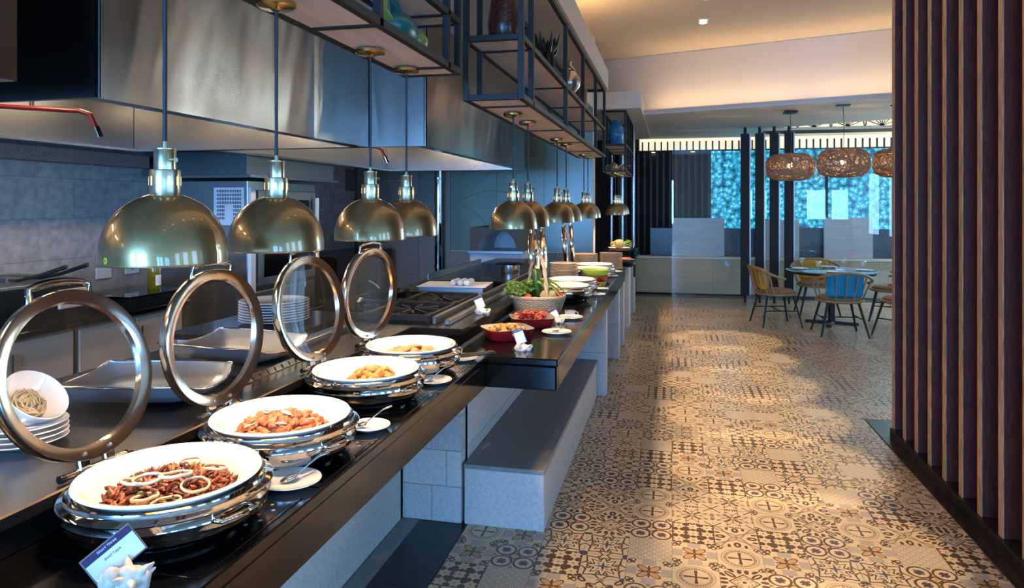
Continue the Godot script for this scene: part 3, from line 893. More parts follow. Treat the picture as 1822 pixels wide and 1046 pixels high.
func build_hoods():
	hood(Vector3(-3.95, 0, 0.8), Vector3(-2.06, 0, -1.84), "near stainless extractor hood cut by the frame beside a dark gap")
	hood(Vector3(-3.95, 0, -2.19), Vector3(-2.07, 0, -4.48), "big stainless extractor hood with streaked reflections over the cooking line")
	hood(Vector3(-3.3, 0, -4.5), Vector3(-1.62, 0, -7.72), "stainless extractor hood standing forward over the range and griddle")
	var k = 0
	for p in [[Vector3(-3.255, 2.13, -3.36), "dark red pipe with chrome nozzle under the big hood"], [Vector3(-2.655, 2.136, -6.1), "red pipe with chrome nozzle under the forward hood"]]:
		var t = thing("sprinkler_pipe", p[1], "pipe", p[0])
		obj("pipe", G.new().tube([Vector3(-0.45, 0.08, 0.16), Vector3(-0.05, 0.06, 0.02), Vector3(0.0, 0.04, 0.0), Vector3(0.03, -0.03, -0.01)], 0.014, 8), "red_pipe", t)
		obj("nozzle", G.new().tube([Vector3(0.03, -0.03, -0.01), Vector3(0.055, -0.09, -0.02)], 0.018, 10), "polished", t)
		obj("bracket", G.new().bar(Vector3(-0.3, 0.07, 0.10), Vector3(-0.3, 0.43, 0.10), 0.02, 0.02), "dull_steel", t)
		k += 1

# ------------------------------------------------------------------ display shelves over the counters
func shelf_unit(label, x0, x1, z0, z1, y0, ymid, posts):
	var t = thing("display_shelf", label, "shelf", Vector3(0, 0, 0))
	var s = 0.03
	for z in posts:
		for x in [x0 + s / 2, x1 - s / 2]:
			obj("post", G.new().span(Vector3(x - s / 2, y0, z), Vector3(x + s / 2, 2.95, z - s), 0.002), "black_metal", t)
	for y in [y0, ymid, 2.92]:
		for x in [x0 + s / 2, x1 - s / 2]:
			obj("rail", G.new().span(Vector3(x - s / 2, y, z0 - s), Vector3(x + s / 2, y + s, z1 + s), 0.002), "black_metal", t)
		for z in [z0, z1 + s]:
			obj("cross_rail", G.new().span(Vector3(x0 + s, y, z), Vector3(x1 - s, y + s, z - s), 0.002), "black_metal", t)
	for i in range(1, posts.size() - 1):
		for y in [y0, ymid]:
			obj("cross_rail", G.new().span(Vector3(x0 + s, y, posts[i]), Vector3(x1 - s, y + s * 0.9, posts[i] - s), 0.002), "black_metal", t)
	for i in posts.size() - 1:
		for y in [y0, ymid]:
			obj("board", G.new().span(Vector3(x0 + s, y + 0.006, posts[i] - s - 0.002), Vector3(x1 - s, y + 0.024, posts[i + 1] + 0.002)), "veneer", t)
	return t

func build_shelves():
	shelf_unit("black metal display shelf with pale boards above the near chafing dishes", -1.26, -0.97, -0.6, -3.17, 2.265, 2.50, [-0.6, -1.4, -2.22, -2.97, -3.14])
	shelf_unit("black metal display shelf holding vases above the projecting counter", -1.036, -0.72, -3.4, -7.85, 2.18, 2.48, [-3.4, -3.66, -4.9, -5.9, -6.9, -7.82])
	shelf_unit("small black metal display shelf with a blue vase above the far counter", -0.93, -0.60, -9.6, -11.4, 2.10, 2.46, [-9.6, -10.2, -10.8, -11.37])
	for n in 3:
		var p = thing("steel_post", "%s slim stainless post behind the far salad counter, counted from the kitchen" % ["first", "second", "third"][n], "post", Vector3(-1.0 + n * 0.185, 0.0, -11.9), 0.0, "slim steel posts behind the far counter")
		obj("shaft", G.new().lathe([Vector2(0, 0), Vector2(0.03, 0), Vector2(0.03, 2.95), Vector2(0, 2.95)], 16), "steel", p)
		obj("base_flange", G.new().lathe([Vector2(0.03, 0), Vector2(0.06, 0), Vector2(0.06, 0.012), Vector2(0.03, 0.014)], 16), "steel", p)
	# ornaments
	var y2 = 2.506
	var v = obj("brown_vase", G.new().lathe([Vector2(0, 0), Vector2(0.06, 0), Vector2(0.078, 0.03), Vector2(0.084, 0.09), Vector2(0.07, 0.2), Vector2(0.045, 0.3), Vector2(0.038, 0.34), Vector2(0.05, 0.38), Vector2(0.044, 0.38), Vector2(0.032, 0.34), Vector2(0.0, 0.33)], 28), "brown_glaze")
	v.position = Vector3(-0.86, y2, -3.56)
	tag(v, "tall mottled red-brown ceramic vase on the shelf's near corner", "vase")
	for s in [[Vector3(-0.80, y2, -4.55), 0.0, "dark bronze pineapple-leaf sculpture with spread wings on upper shelf board"], [Vector3(-0.84, y2, -4.75), 1.3, "dark bronze leafy sculpture just behind the winged one"]]:
		var t = thing("bronze_sculpture", s[2], "sculpture", s[0], s[1])
		obj("body", G.new().lathe([Vector2(0, 0), Vector2(0.04, 0), Vector2(0.05, 0.04), Vector2(0.045, 0.12), Vector2(0.02, 0.2), Vector2(0, 0.24)], 16), "dark_bronze", t)
		for q in 6:
			var an = q * TAU / 6
			obj("leaf", G.new().tube([Vector3(0, 0.13, 0), Vector3(cos(an) * 0.06, 0.2, sin(an) * 0.06), Vector3(cos(an) * 0.085, 0.28, sin(an) * 0.085)], [0.02, 0.014, 0.002], 6), "dark_bronze", t)
	v = thing("silver_urn", "ornate silvery urn with knobbed lid on the upper shelf", "urn", Vector3(-0.80, y2, -5.55))
	obj("body", G.new().lathe([Vector2(0, 0), Vector2(0.05, 0), Vector2(0.03, 0.02), Vector2(0.085, 0.09), Vector2(0.09, 0.14), Vector2(0.06, 0.2), Vector2(0.045, 0.22)], 20), "silver_ware", v)
	obj("lid", G.new().at(Vector3(0, 0.22, 0)).lathe([Vector2(0.05, 0), Vector2(0.05, 0.012), Vector2(0.02, 0.04), Vector2(0.014, 0.06), Vector2(0.022, 0.075), Vector2(0, 0.09)], 20), "silver_ware", v)
	v = thing("brown_canister", "brown lidded ceramic canister near the shelf's far end", "canister", Vector3(-0.84, y2, -6.35))
	obj("body", G.new().lathe([Vector2(0, 0), Vector2(0.085, 0), Vector2(0.09, 0.02), Vector2(0.09, 0.19), Vector2(0.08, 0.21), Vector2(0, 0.21)], 24), "brown_glaze", v)
	obj("lid", G.new().at(Vector3(0, 0.21, 0)).lathe([Vector2(0.084, 0), Vector2(0.084, 0.014), Vector2(0.02, 0.024), Vector2(0.016, 0.04), Vector2(0, 0.044)], 24), "brown_glaze", v)
	v = obj("blue_vase", G.new().lathe([Vector2(0, 0), Vector2(0.05, 0), Vector2(0.09, 0.05), Vector2(0.11, 0.15), Vector2(0.1, 0.25), Vector2(0.06, 0.31), Vector2(0.045, 0.33), Vector2(0.055, 0.35), Vector2(0.04, 0.35), Vector2(0.0, 0.3)], 28), "blue_glaze")
	v.position = Vector3(-0.76, 2.485, -9.85)
	tag(v, "round glossy blue vase on the far small shelf", "vase")
	for s in [[Vector3(-0.80, 2.125, -9.95), "small silvery teapot on the far shelf's bottom board"], [Vector3(-0.72, 2.125, -10.45), "second silvery teapot deeper in the far shelf"]]:
		v = thing("silver_teapot", s[1], "teapot", s[0])
		obj("body", G.new().lathe([Vector2(0, 0), Vector2(0.05, 0), Vector2(0.075, 0.05), Vector2(0.06, 0.1), Vector2(0.03, 0.12), Vector2(0, 0.14)], 18), "silver_ware", v)
		obj("spout", G.new().tube([Vector3(0.06, 0.05, 0), Vector3(0.1, 0.09, 0), Vector3(0.12, 0.12, 0)], [0.016, 0.011, 0.008], 8), "silver_ware", v)
		obj("handle", G.new().tube([Vector3(-0.06, 0.09, 0), Vector3(-0.11, 0.09, 0), Vector3(-0.11, 0.04, 0), Vector3(-0.07, 0.03, 0)], 0.007, 6), "silver_ware", v)
	v = thing("ceramic_fish", "teal and olive ceramic fish figure on the near shelf's bottom board", "figurine", Vector3(-1.08, 2.292, -2.66))
	obj("body", G.new().blob(Vector3(0, 0.07, 0), Vector3(0.07, 0.07, 0.13), null, 0, 1, 18, 12), "teal_glaze", v)
	obj("head", G.new().blob(Vector3(0.02, 0.05, -0.13), Vector3(0.055, 0.05, 0.06), null, 0, 1, 14, 10), "olive_glaze", v)
	obj("fin", G.new().tube([Vector3(0.0, 0.11, 0.0), Vector3(0.0, 0.16, 0.05), Vector3(0, 0.17, 0.09)], [0.03, 0.02, 0.004], 8), "teal_glaze", v)
	obj("eye", G.new().blob(Vector3(0.045, 0.085, -0.15), Vector3(0.012, 0.012, 0.012)), "teal_glaze", v)
	obj("tail", G.new().tube([Vector3(0, 0.08, 0.11), Vector3(0, 0.11, 0.17), Vector3(0, 0.15, 0.19)], [0.03, 0.02, 0.03], 8, false, 0.4), "olive_glaze", v)

# ------------------------------------------------------------------ heat lamps
var lamp0
func heat_lamp(x, z, top, label):
	if lamp0 == null:
		lamp0 = thing("heat_lamp", "", "heat lamp", Vector3.ZERO, 0.0, "bronze heat lamps over the buffet")
		var out = [Vector2(0.140, 0.0), Vector2(0.1395, 0.025), Vector2(0.136, 0.05), Vector2(0.129, 0.075), Vector2(0.118, 0.098), Vector2(0.102, 0.12), Vector2(0.082, 0.138), Vector2(0.058, 0.152), Vector2(0.036, 0.16), Vector2(0.02, 0.163)]
		var inn = []
		for p in out: inn.append(Vector2(maxf(p.x - 0.003, 0.0), p.y - (0.003 if p.y > 0.01 else 0.0)))
		inn.reverse()
		obj("dome_shade", G.new().lathe(out, 56), "bronze", lamp0)
		obj("dome_lining", G.new().lathe(inn, 40), "gold_lining", lamp0)
		obj("rolled_rim", G.new().lathe([Vector2(0.137, 0.0), Vector2(0.139, -0.002), Vector2(0.141, 0.0), Vector2(0.1405, 0.003)], 56), "bronze", lamp0)
		obj("lower_neck", G.new().lathe([Vector2(0.02, 0.161), Vector2(0.033, 0.161), Vector2(0.034, 0.166), Vector2(0.034, 0.214), Vector2(0.033, 0.218), Vector2(0.025, 0.219)], 32), "neck_steel", lamp0)
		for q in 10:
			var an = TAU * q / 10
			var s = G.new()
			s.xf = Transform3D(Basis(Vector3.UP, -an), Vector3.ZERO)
			obj("lamp_light_insert", s.box(Vector3(0.0335, 0.192, 0), Vector3(0.002, 0.022, 0.005), 0.0008), "lamp_insert_glow", lamp0)  # glowing inserts in place of open slots, painting the escaping bulb light
		obj("upper_neck", G.new().lathe([Vector2(0.0, 0.219), Vector2(0.0245, 0.219), Vector2(0.0245, 0.262), Vector2(0.026, 0.264), Vector2(0.026, 0.268), Vector2(0.008, 0.27), Vector2(0.006, 0.285), Vector2(0, 0.286)], 28), "neck_steel", lamp0)
		obj("clamp_knob", G.new().tube([Vector3(0.02, 0.24, 0.01), Vector3(0.04, 0.24, 0.016), Vector3(0.043, 0.24, 0.017)], [0.003, 0.004, 0.006], 8), "neck_steel", lamp0)
		obj("lamp_bulb", G.new().blob(Vector3(0, 0.10, 0), Vector3(0.035, 0.04, 0.035), null, 0, 1, 14, 10), "bulb", lamp0)
		var l := OmniLight3D.new()
		l.name = "lamp_light"
		l.light_color = Color(1.0, 0.87, 0.70)
		l.light_energy = 0.66
		l.light_size = 0.03
		l.omni_range = 10.0
		l.shadow_enabled = true
		lamp0.add_child(l, true)
		l.position = Vector3(0, 0.10, 0)
		var c = obj("cord", G.new().tube([Vector3(0, 0, 0), Vector3(0, 1, 0)], 0.005, 8), "cord", lamp0)
		c.position.y = 0.28
		obj("ceiling_plate", G.new().lathe([Vector2(0, -0.028), Vector2(0.014, -0.028), Vector2(0.02, -0.022), Vector2(0.05, -0.02), Vector2(0.058, -0.014), Vector2(0.058, -0.002), Vector2(0.05, 0.0), Vector2(0, 0.0)], 32), "brass", lamp0)
		lamp0.position = Vector3(x, 1.515, z)
		lamp0.set_meta("label", label)
	else:
		dup(lamp0, Vector3(x, 1.515, z), rng.randf() * TAU, label)
	var o = get_child(get_child_count() - 1)
	o.get_node("cord").scale.y = top - 0.02 - 1.515 - 0.28
	o.get_node("ceiling_plate").position.y = top - 1.515
	return o

func build_lamps():
	var o
	var spots = [[-1.165, -1.42, 2.265, "with a small yellow-green sticker above the beef dish"], [-1.165, -1.895, 2.265, "hanging above the ham dish"], [-1.165, -2.57, 2.265, "hanging above the chicken dish"], [-1.165, -2.955, 2.265, "hanging above the fish fillet dish"],
		[-0.89, -3.92, 2.18, "hanging above the red potato casserole"], [-0.89, -4.34, 2.18, "hanging above the red bacon casserole"], [-0.89, -5.5, 2.18, "hanging above the first rice dish past the basket"], [-0.89, -5.99, 2.18, "hanging above the second dish past the basket"],
		[-0.89, -7.25, 2.18, "hanging above the far pale dishes"], [-0.89, -7.6, 2.18, "hanging above the far plate stacks"]]
	for s in spots:
		o = heat_lamp(s[0], s[1], s[2], "glossy bronze dome heat lamp " + s[3])
		if o == lamp0:
			pass
	for n in 3:
		heat_lamp(-0.76, -9.75 - n * 0.45, 2.10, "%s bronze dome heat lamp of the far row above the salad counter" % ["first", "second", "third"][n])
	# small sticker on the first dome
	var d = Vector3(1.165, 0, 1.43).normalized()
	var left = d.cross(Vector3.UP)
	var dirn = d * cos(0.97) + left * sin(0.97)
	var g = G.new()
	var nb = Basis(Vector3.UP.cross(dirn), dirn, Vector3.UP)
	g.xf = Transform3D(nb, dirn * 0.1402 + Vector3(0, 0.013, 0))
	var st = obj("sticker", g.lathe([Vector2(0, 0.0012), Vector2(0.0075, 0.0012), Vector2(0.0078, 0)], 16, Vector3.ZERO, 0.8, 1.0), "sticker", lamp0)
	st.set_meta("label", "small yellow-green round sticker")
	var tm := TextMesh.new()
	tm.text = "A"; tm.font_size = 12; tm.pixel_size = 0.0008; tm.depth = 0.0004
	var e = obj("sticker_letter", tm, "ink", lamp0)
	e.transform = Transform3D(Basis(Vector3.UP.cross(dirn), Vector3.UP, dirn), dirn * 0.1416 + Vector3(0, 0.013, 0))

# ------------------------------------------------------------------ chafing dishes and what is in them
var dish0
var bowl0
func chafing(x, z, lean, turn, label, bowl_label):
	if dish0 == null:
		dish0 = thing("chafing_dish", "", "chafing dish", Vector3.ZERO, 0.0, "round steel chafing dishes")
		obj("stand", G.new().lathe([Vector2(0, 0.003), Vector2(0.15, 0.003), Vector2(0.155, 0.008), Vector2(0.15, 0.018), Vector2(0, 0.018)], 40), "black_enamel", dish0)
		obj("body", G.new().lathe([Vector2(0, 0.018), Vector2(0.15, 0.018), Vector2(0.185, 0.022), Vector2(0.206, 0.032), Vector2(0.218, 0.046), Vector2(0.223, 0.062), Vector2(0.223, 0.070), Vector2(0.2245, 0.073), Vector2(0.2235, 0.076), Vector2(0.2235, 0.090)], 64), "polished", dish0)
		obj("water_pan_rim", G.new().lathe([Vector2(0.2235, 0.090), Vector2(0.228, 0.091), Vector2(0.230, 0.094), Vector2(0.226, 0.098), Vector2(0.216, 0.101), Vector2(0.213, 0.104), Vector2(0.211, 0.112), Vector2(0.207, 0.114), Vector2(0.2, 0.11), Vector2(0.195, 0.08), Vector2(0.15, 0.03), Vector2(0, 0.028)], 64), "polished", dish0)
		var h = obj("front_handle", G.new().tube([Vector3(0.215, 0.074, 0.05), Vector3(0.240, 0.076, 0.046), Vector3(0.244, 0.076, 0.0), Vector3(0.240, 0.076, -0.046), Vector3(0.215, 0.074, -0.05)], 0.005, 8), "polished", dish0)
		h.rotation.y = -0.2
		obj("hinge", G.new().box(Vector3(-0.22, 0.097, 0), Vector3(0.03, 0.022, 0.07), 0.003).tube([Vector3(-0.226, 0.112, -0.085), Vector3(-0.226, 0.112, 0.085)], 0.008, 10), "polished", dish0)
		obj("hinge_end", G.new().tube([Vector3(-0.226, 0.112, 0.086), Vector3(-0.226, 0.112, 0.1)], 0.010, 10), "black_enamel", dish0)
		obj("hinge_end", G.new().tube([Vector3(-0.226, 0.112, -0.086), Vector3(-0.226, 0.112, -0.1)], 0.010, 10), "black_enamel", dish0)
		var lid := Node3D.new()
		lid.name = "lid"
		dish0.add_child(lid)
		lid.position = Vector3(-0.226, 0.115, 0)
		var R = 0.21
		var side = Transform3D(Basis(Vector3(0, 0, 1), PI / 2), Vector3(-0.004, R + 0.016, 0))
		var g = G.new()
		g.xf = side
		g.lathe([Vector2(R - 0.034, 0.006), Vector2(R - 0.030, -0.010), Vector2(R - 0.014, -0.016), Vector2(R - 0.002, -0.018), Vector2(R, -0.014), Vector2(R, 0.012), Vector2(R - 0.003, 0.016), Vector2(R - 0.026, 0.012), Vector2(R - 0.034, 0.006)], 72)
		obj("lid_ring", g, "brushed", lid)
		g = G.new(); g.xf = side
		obj("lid_glass", g.lathe([Vector2(0, 0.008), Vector2(0.08, 0.007), Vector2(0.15, 0.0045), Vector2(R - 0.032, 0.002)], 48), "lid_glass", lid)
		var top = 2 * R + 0.016
		var a = []
		for q in 9:
			var s = -1.0 + q / 4.0
			a.append(Vector3(-0.006, top + 0.012 + 0.012 * (1 - s * s), s * 0.082))
		a.push_front(Vector3(-0.006, top - 0.022, -0.082)); a.push_back(Vector3(-0.006, top - 0.022, 0.082))
		obj("lid_handle", G.new().tube(a, 0.0105, 4, false, 0.8), "polished", lid)
		for s in [-0.035, 0.035]:
			obj("hinge_plate", G.new().box(Vector3(0, 0.012, s), Vector3(0.016, 0.034, 0.03), 0.003), "polished", lid)
			obj("screw", G.new().blob(Vector3(0.014, 0.035, s), Vector3(0.003, 0.005, 0.005), null, 0, 1, 8, 6), "dull_steel", lid)
		bowl0 = obj("serving_bowl", G.new().lathe([Vector2(0, 0.036), Vector2(0.125, 0.036), Vector2(0.168, 0.08), Vector2(0.19, 0.113), Vector2(0.2, 0.118), Vector2(0.2035, 0.1215), Vector2(0.201, 0.125), Vector2(0.194, 0.126), Vector2(0.185, 0.122), Vector2(0.174, 0.108), Vector2(0.158, 0.078), Vector2(0.14, 0.060), Vector2(0.12, 0.054), Vector2(0, 0.052)], 64), "porcelain")
		tag(bowl0, bowl_label, "bowl", "white porcelain bowls in the chafing dishes")
		bowl0.position = Vector3(x, TOP, z)
		dish0.position = Vector3(x, TOP + 0.0, z)
		dish0.rotation.y = turn
		dish0.set_meta("label", label)
		dish0.get_node("lid").rotation.z = lean
		return
	var o = dup(dish0, Vector3(x, TOP, z), turn, label)
	o.get_node("lid").rotation.z = lean
	dup(bowl0, Vector3(x, TOP, z), 0.0, bowl_label)

func lumps(kind, n, rad, amp, freq, nu = 10, nv = 7):
	var out = []
	for k in n:
		out.append(G.new().blob(Vector3(k * 0.3, k, 0), rad, bump, amp, freq, nu, nv).mesh())
	return out

func shape_list(n, rad, amp, freq):
	var out = []
	for k in n:
		var g = G.new()
		g.xf = Transform3D(Basis(), -Vector3(k * 0.7, 0, 0))
		out.append(g.blob(Vector3(k * 0.7, 0, 0), rad, bump, amp, freq, 11, 8).mesh())
	return out

func pile(called, label, category, group, meshes, mats, n, c, r, y0, h, lo = 0.8, hi = 1.25, sx = 1.0):
	# n loose pieces heaped in a round dish
	for k in n:
		var q = sqrt((k + 0.5) / n)
		var a = k * 2.39996 + rng.randf() * 0.5
		var o = obj(called, meshes[k % meshes.size()], mats[k % mats.size()])
		tag(o, label, category, group)
		var s = lerpf(lo, hi, rng.randf())
		o.basis = Basis.from_euler(Vector3(rng.randf() * 0.8 - 0.4, rng.randf() * TAU, rng.randf() * 0.8 - 0.4)).scaled(Vector3(s, s, s))
		o.position = c + Vector3(cos(a) * q * r * sx, y0 + h * (1.0 - q * q) + rng.randf() * 0.008, sin(a) * q * r)

func build_dishes():
	chafing(-1.15, -1.42, deg_to_rad(15), deg_to_rad(-5), "polished chafing dish of beef with its glass lid raised, behind the menu card", "white porcelain bowl filled with beef and onion rings")
	chafing(-1.145, -1.89, deg_to_rad(3), deg_to_rad(-5), "polished chafing dish of ham pieces with its glass lid raised", "white porcelain bowl filled with orange ham pieces")
	chafing(-1.15, -2.50, deg_to_rad(8), deg_to_rad(-8), "polished chafing dish of golden chicken pieces with its glass lid raised", "white porcelain bowl with a small heap of golden chicken")
	chafing(-1.15, -2.975, deg_to_rad(-2), deg_to_rad(-10), "polished chafing dish of fish fillets in sauce with its glass lid raised", "white porcelain bowl of fish fillets in pale sauce")
	chafing(-0.82, -5.45, deg_to_rad(4), deg_to_rad(4), "polished chafing dish of white rice right behind the vegetable basket", "white porcelain bowl of plain rice behind the vegetable basket")
	chafing(-0.83, -5.92, deg_to_rad(4), deg_to_rad(6), "polished chafing dish of fried rice next to the striped bowls", "white porcelain bowl of fried rice beside the striped bowls")
	chafing(-0.80, -6.98, deg_to_rad(4), deg_to_rad(6), "polished chafing dish of pale soup past the striped bowls", "white porcelain bowl of pale soup past the striped bowls")
	chafing(-0.80, -7.46, deg_to_rad(4), deg_to_rad(6), "polished chafing dish of porridge before the far plate stacks", "white porcelain bowl of porridge before the far plate stacks")
	var base = Vector3(-1.15, TOP, -1.42)
	# beef: shreds nobody could count, with onion rings on top
	var g = G.new(); var g2 = G.new(); var g3 = G.new()
	for k in 900:
		var q = sqrt(rng.randf()); var a = rng.randf() * TAU
		var p = base + Vector3(cos(a) * q * 0.138, 0.064 + 0.040 * (1 - q * q) + rng.randf() * 0.016, sin(a) * q * 0.138)
		var b = Basis.from_euler(Vector3(rng.randf() * 2.0 - 1.0, rng.randf() * TAU, rng.randf() * 2.0 - 1.0))
		var rad = Vector3(0.016, 0.0038, 0.0052) * lerpf(0.45, 1.35, rng.randf())
		(g if k % 3 else g2).blob(p, rad, bump, 0.9, 1.0, 8, 6, b)
	for k in 26:
		var q = sqrt(rng.randf()); var a = rng.randf() * TAU
		g3.blob(base + Vector3(cos(a) * q * 0.13, 0.084 + 0.040 * (1 - q * q) + rng.randf() * 0.008, sin(a) * q * 0.135), Vector3(0.006, 0.0016, 0.004), bump, 0.8, 1.0, 6, 4)
	tag(obj("shredded_beef", g, "beef"), "dark red shredded beef heaped in the nearest bowl", "beef", "", "stuff")
	tag(obj("shredded_beef", g2, "beef_light"), "lighter browned beef shreds mixed into the nearest bowl", "beef", "", "stuff")
	tag(obj("chopped_herb", g3, "herb"), "chopped green herbs scattered over the beef", "herbs", "", "stuff")
	var rings = [[-0.02, 0.05, 0.034, 0.2], [0.03, 0.02, 0.036, -0.25], [0.09, 0.03, 0.04, 0.1], [-0.05, 0.06, 0.028, 0.3], [0.07, 0.10, 0.032, 0.1], [-0.03, -0.105, 0.034, 0.15], [0.06, -0.08, 0.03, -0.2], [0.02, 0.105, 0.03, -0.2]]
	for k in rings.size():
		var s = rings[k]
		var p = []
		for q in 24: p.append(Vector3(cos(TAU * q / 24) * s[2], 0.0006 * sin(q * 1.3), sin(TAU * q / 24) * s[2] * 0.75))
		var o = obj("onion_ring", G.new().tube(p, 0.0026, 6, true, 1.5), "onion")
		tag(o, "pale raw onion ring lying on the beef", "onion ring", "onion rings on the beef")
		var rr = Vector2(s[0], s[1]).length() / 0.145
		o.position = base + Vector3(s[0], 0.089 + 0.040 * (1 - rr * rr), s[1])
		o.rotation = Vector3(s[3] * 0.5, k * 1.1, s[3] * 0.4)
	# ham pieces
	var ham = shape_list(4, Vector3(0.019, 0.008, 0.014), 1.1, 0.9)
	pile("ham_piece", "orange glazed ham piece in the second bowl", "ham", "ham pieces in the second bowl", ham, ["ham", "ham_dark", "ham"], 90, Vector3(-1.145, TOP, -1.89), 0.135, 0.066, 0.050, 0.7, 1.25)
	pile("onion_slice", "pale onion slice among the ham pieces", "onion", "onion slices in the ham", shape_list(2, Vector3(0.016, 0.003, 0.01), 0.3, 0.5), ["onion"], 9, Vector3(-1.145, TOP, -1.89), 0.11, 0.084, 0.044)
	# chicken
	var ch = shape_list(4, Vector3(0.018, 0.013, 0.015), 0.9, 1.1)
	pile("chicken_piece", "golden fried chicken piece in the third bowl", "chicken", "chicken pieces in the third bowl", ch, ["chicken", "chicken", "potato"], 34, Vector3(-1.13, TOP, -2.52), 0.088, 0.064, 0.048, 0.8, 1.3)
	# fish in sauce
	var s1 = obj("pale_sauce", G.new().lathe([Vector2(0, 0.078), Vector2(0.155, 0.078), Vector2(0.156, 0.076), Vector2(0.138, 0.062), Vector2(0, 0.055)], 40), "sauce")
	s1.position = Vector3(-1.15, TOP, -2.975)
	tag(s1, "pale cream sauce filling the fourth bowl", "sauce", "", "stuff")
	pile("fish_fillet", "browned fish fillet lying in pale sauce", "fish", "fish fillets in the fourth bowl", shape_list(3, Vector3(0.034, 0.011, 0.02), 0.35, 0.5), ["fish_piece"], 13, Vector3(-1.15, TOP, -2.975), 0.10, 0.080, 0.014, 0.8, 1.2)
	for s in [[-0.82, -5.45, "rice", "plain white rice filling the bowl behind the basket", "rice", 0.09], [-0.83, -5.92, "noodle", "speckled fried rice heaped in its bowl", "fried rice", 0.11], [-0.80, -6.98, "sauce", "pale soup filling its bowl", "soup", 0.09], [-0.80, -7.46, "rice", "thick porridge filling the far bowl", "porridge", 0.09]]:
		var f = obj(s[4].replace(" ", "_"), G.new().lathe([Vector2(0, s[5]), Vector2(0.08, s[5] - 0.004), Vector2(0.155, 0.078), Vector2(0.156, 0.076), Vector2(0.138, 0.062), Vector2(0, 0.055)], 40), s[2])
		f.position = Vector3(s[0], TOP, s[1])
		tag(f, s[3], s[4], "", "stuff")

func plate(called, at, r, label, group, m = "porcelain", depth = 0.014):
	var o = obj(called, G.new().lathe([Vector2(0, 0), Vector2(r * 0.6, 0), Vector2(r * 0.66, 0.003), Vector2(r * 0.97, depth * 0.9), Vector2(r, depth), Vector2(r * 0.985, depth + 0.002), Vector2(r * 0.68, 0.0075), Vector2(0, 0.005)], 40), m)
	o.position = at
	return tag(o, label, "plate", group)

func spoon(at, turn, label, len = 0.155, tilt = 0.2):
	var t = thing("serving_spoon", label, "spoon", at, turn)
	t.rotation.z = tilt
	obj("bowl", G.new().blob(Vector3(0, 0.004, 0), Vector3(0.026, 0.006, 0.017), null, 0, 1, 16, 8), "polished", t)
	obj("handle", G.new().tube([Vector3(0.028, 0.005, 0), Vector3(0.06, 0.014, 0), Vector3(len * 0.6, 0.022, 0), Vector3(len - 0.03, 0.02, 0)], [0.004, 0.0035, 0.005, 0.007], 8, false, 0.5), "polished", t)

func stack(called, at, r, n, step, label, group, m):
	for k in n:
		plate(called, at + Vector3(0, k * step, 0), r, "%s, number %d from the bottom" % [label, k + 1], group, m, step + 0.004)

func menu_card(at, roll, head, text, label, shell_label, w = 0.092, hgt = 0.056, facing = null):
	# a small card propped in a sea shell, facing the aisle
	var f = facing if facing else (Vector3(0, 1.65, 0) - at).normalized()
	var up = Vector3.UP
	var right = up.cross(f).normalized()
	up = f.cross(right).normalized()
	var b = Basis(right, up, f) * Basis(Vector3(0, 0, 1), roll)
	var t = thing("menu_card", label, "menu card", at)
	t.basis = b
	obj("holder", G.new().box(Vector3(0, 0, -0.003), Vector3(w + 0.006, hgt + 0.006, 0.004), 0.001), "acrylic", t)
	obj("card", G.new().box(Vector3(0, 0, 0.0002), Vector3(w, hgt, 0.0012)), "paper", t)
	obj("header_band", G.new().box(Vector3(0, hgt * 0.5 - 0.007, 0.0011), Vector3(w, 0.014, 0.0008)), "violet_print", t)
	for s in [[head, hgt * 0.5 - 0.0055, "white_print", 0.00042, 0.0016], [text, 0.004, "ink", 0.00042, 0.0010]]:
		if s[0] == "": continue
		var tm := TextMesh.new()
		tm.text = s[0]; tm.font_size = 16; tm.pixel_size = s[3]; tm.depth = 0.0003
		var e = obj("lettering", tm, s[2], t)
		e.position = Vector3(0, s[1], s[4])
	# the shell in front
	var sp = at - up * hgt * 0.9 + right * 0.026 + f * 0.022
	var sh = thing("sea_shell", shell_label, "shell", Vector3(sp.x, maxf(sp.y, 0.0), sp.z), atan2(f.x, f.z))
	var g = G.new()
	g.blob(Vector3(0, 0, 0), Vector3(0.038, 0.024, 0.026), bump, 0.45, 0.35, 20, 14)
	for k in 11:
		var a = k * 0.62 + 0.3
		var d = Vector3(cos(a), 0.35 + 0.3 * sin(k * 2.1), sin(a) * 0.7).normalized()
		g.tube([d * 0.018, d * 0.036, d * 0.047 + Vector3(0, 0.002, 0)], [0.012, 0.007, 0.0015], 7)
	obj("spiny_body", g, "shell", sh)
	var g2 = G.new()
	var p = []; var rr = []
	for k in 26:
		var a = k * 0.5
		var q = 1.0 - k / 26.0
		p.append(Vector3(-0.03 - 0.022 * (1 - q), 0.008 + cos(a) * 0.014 * q, sin(a) * 0.014 * q)); rr.append(0.004 + 0.011 * q)
	obj("spire", g2.tube(p, rr, 8), "shell", sh)

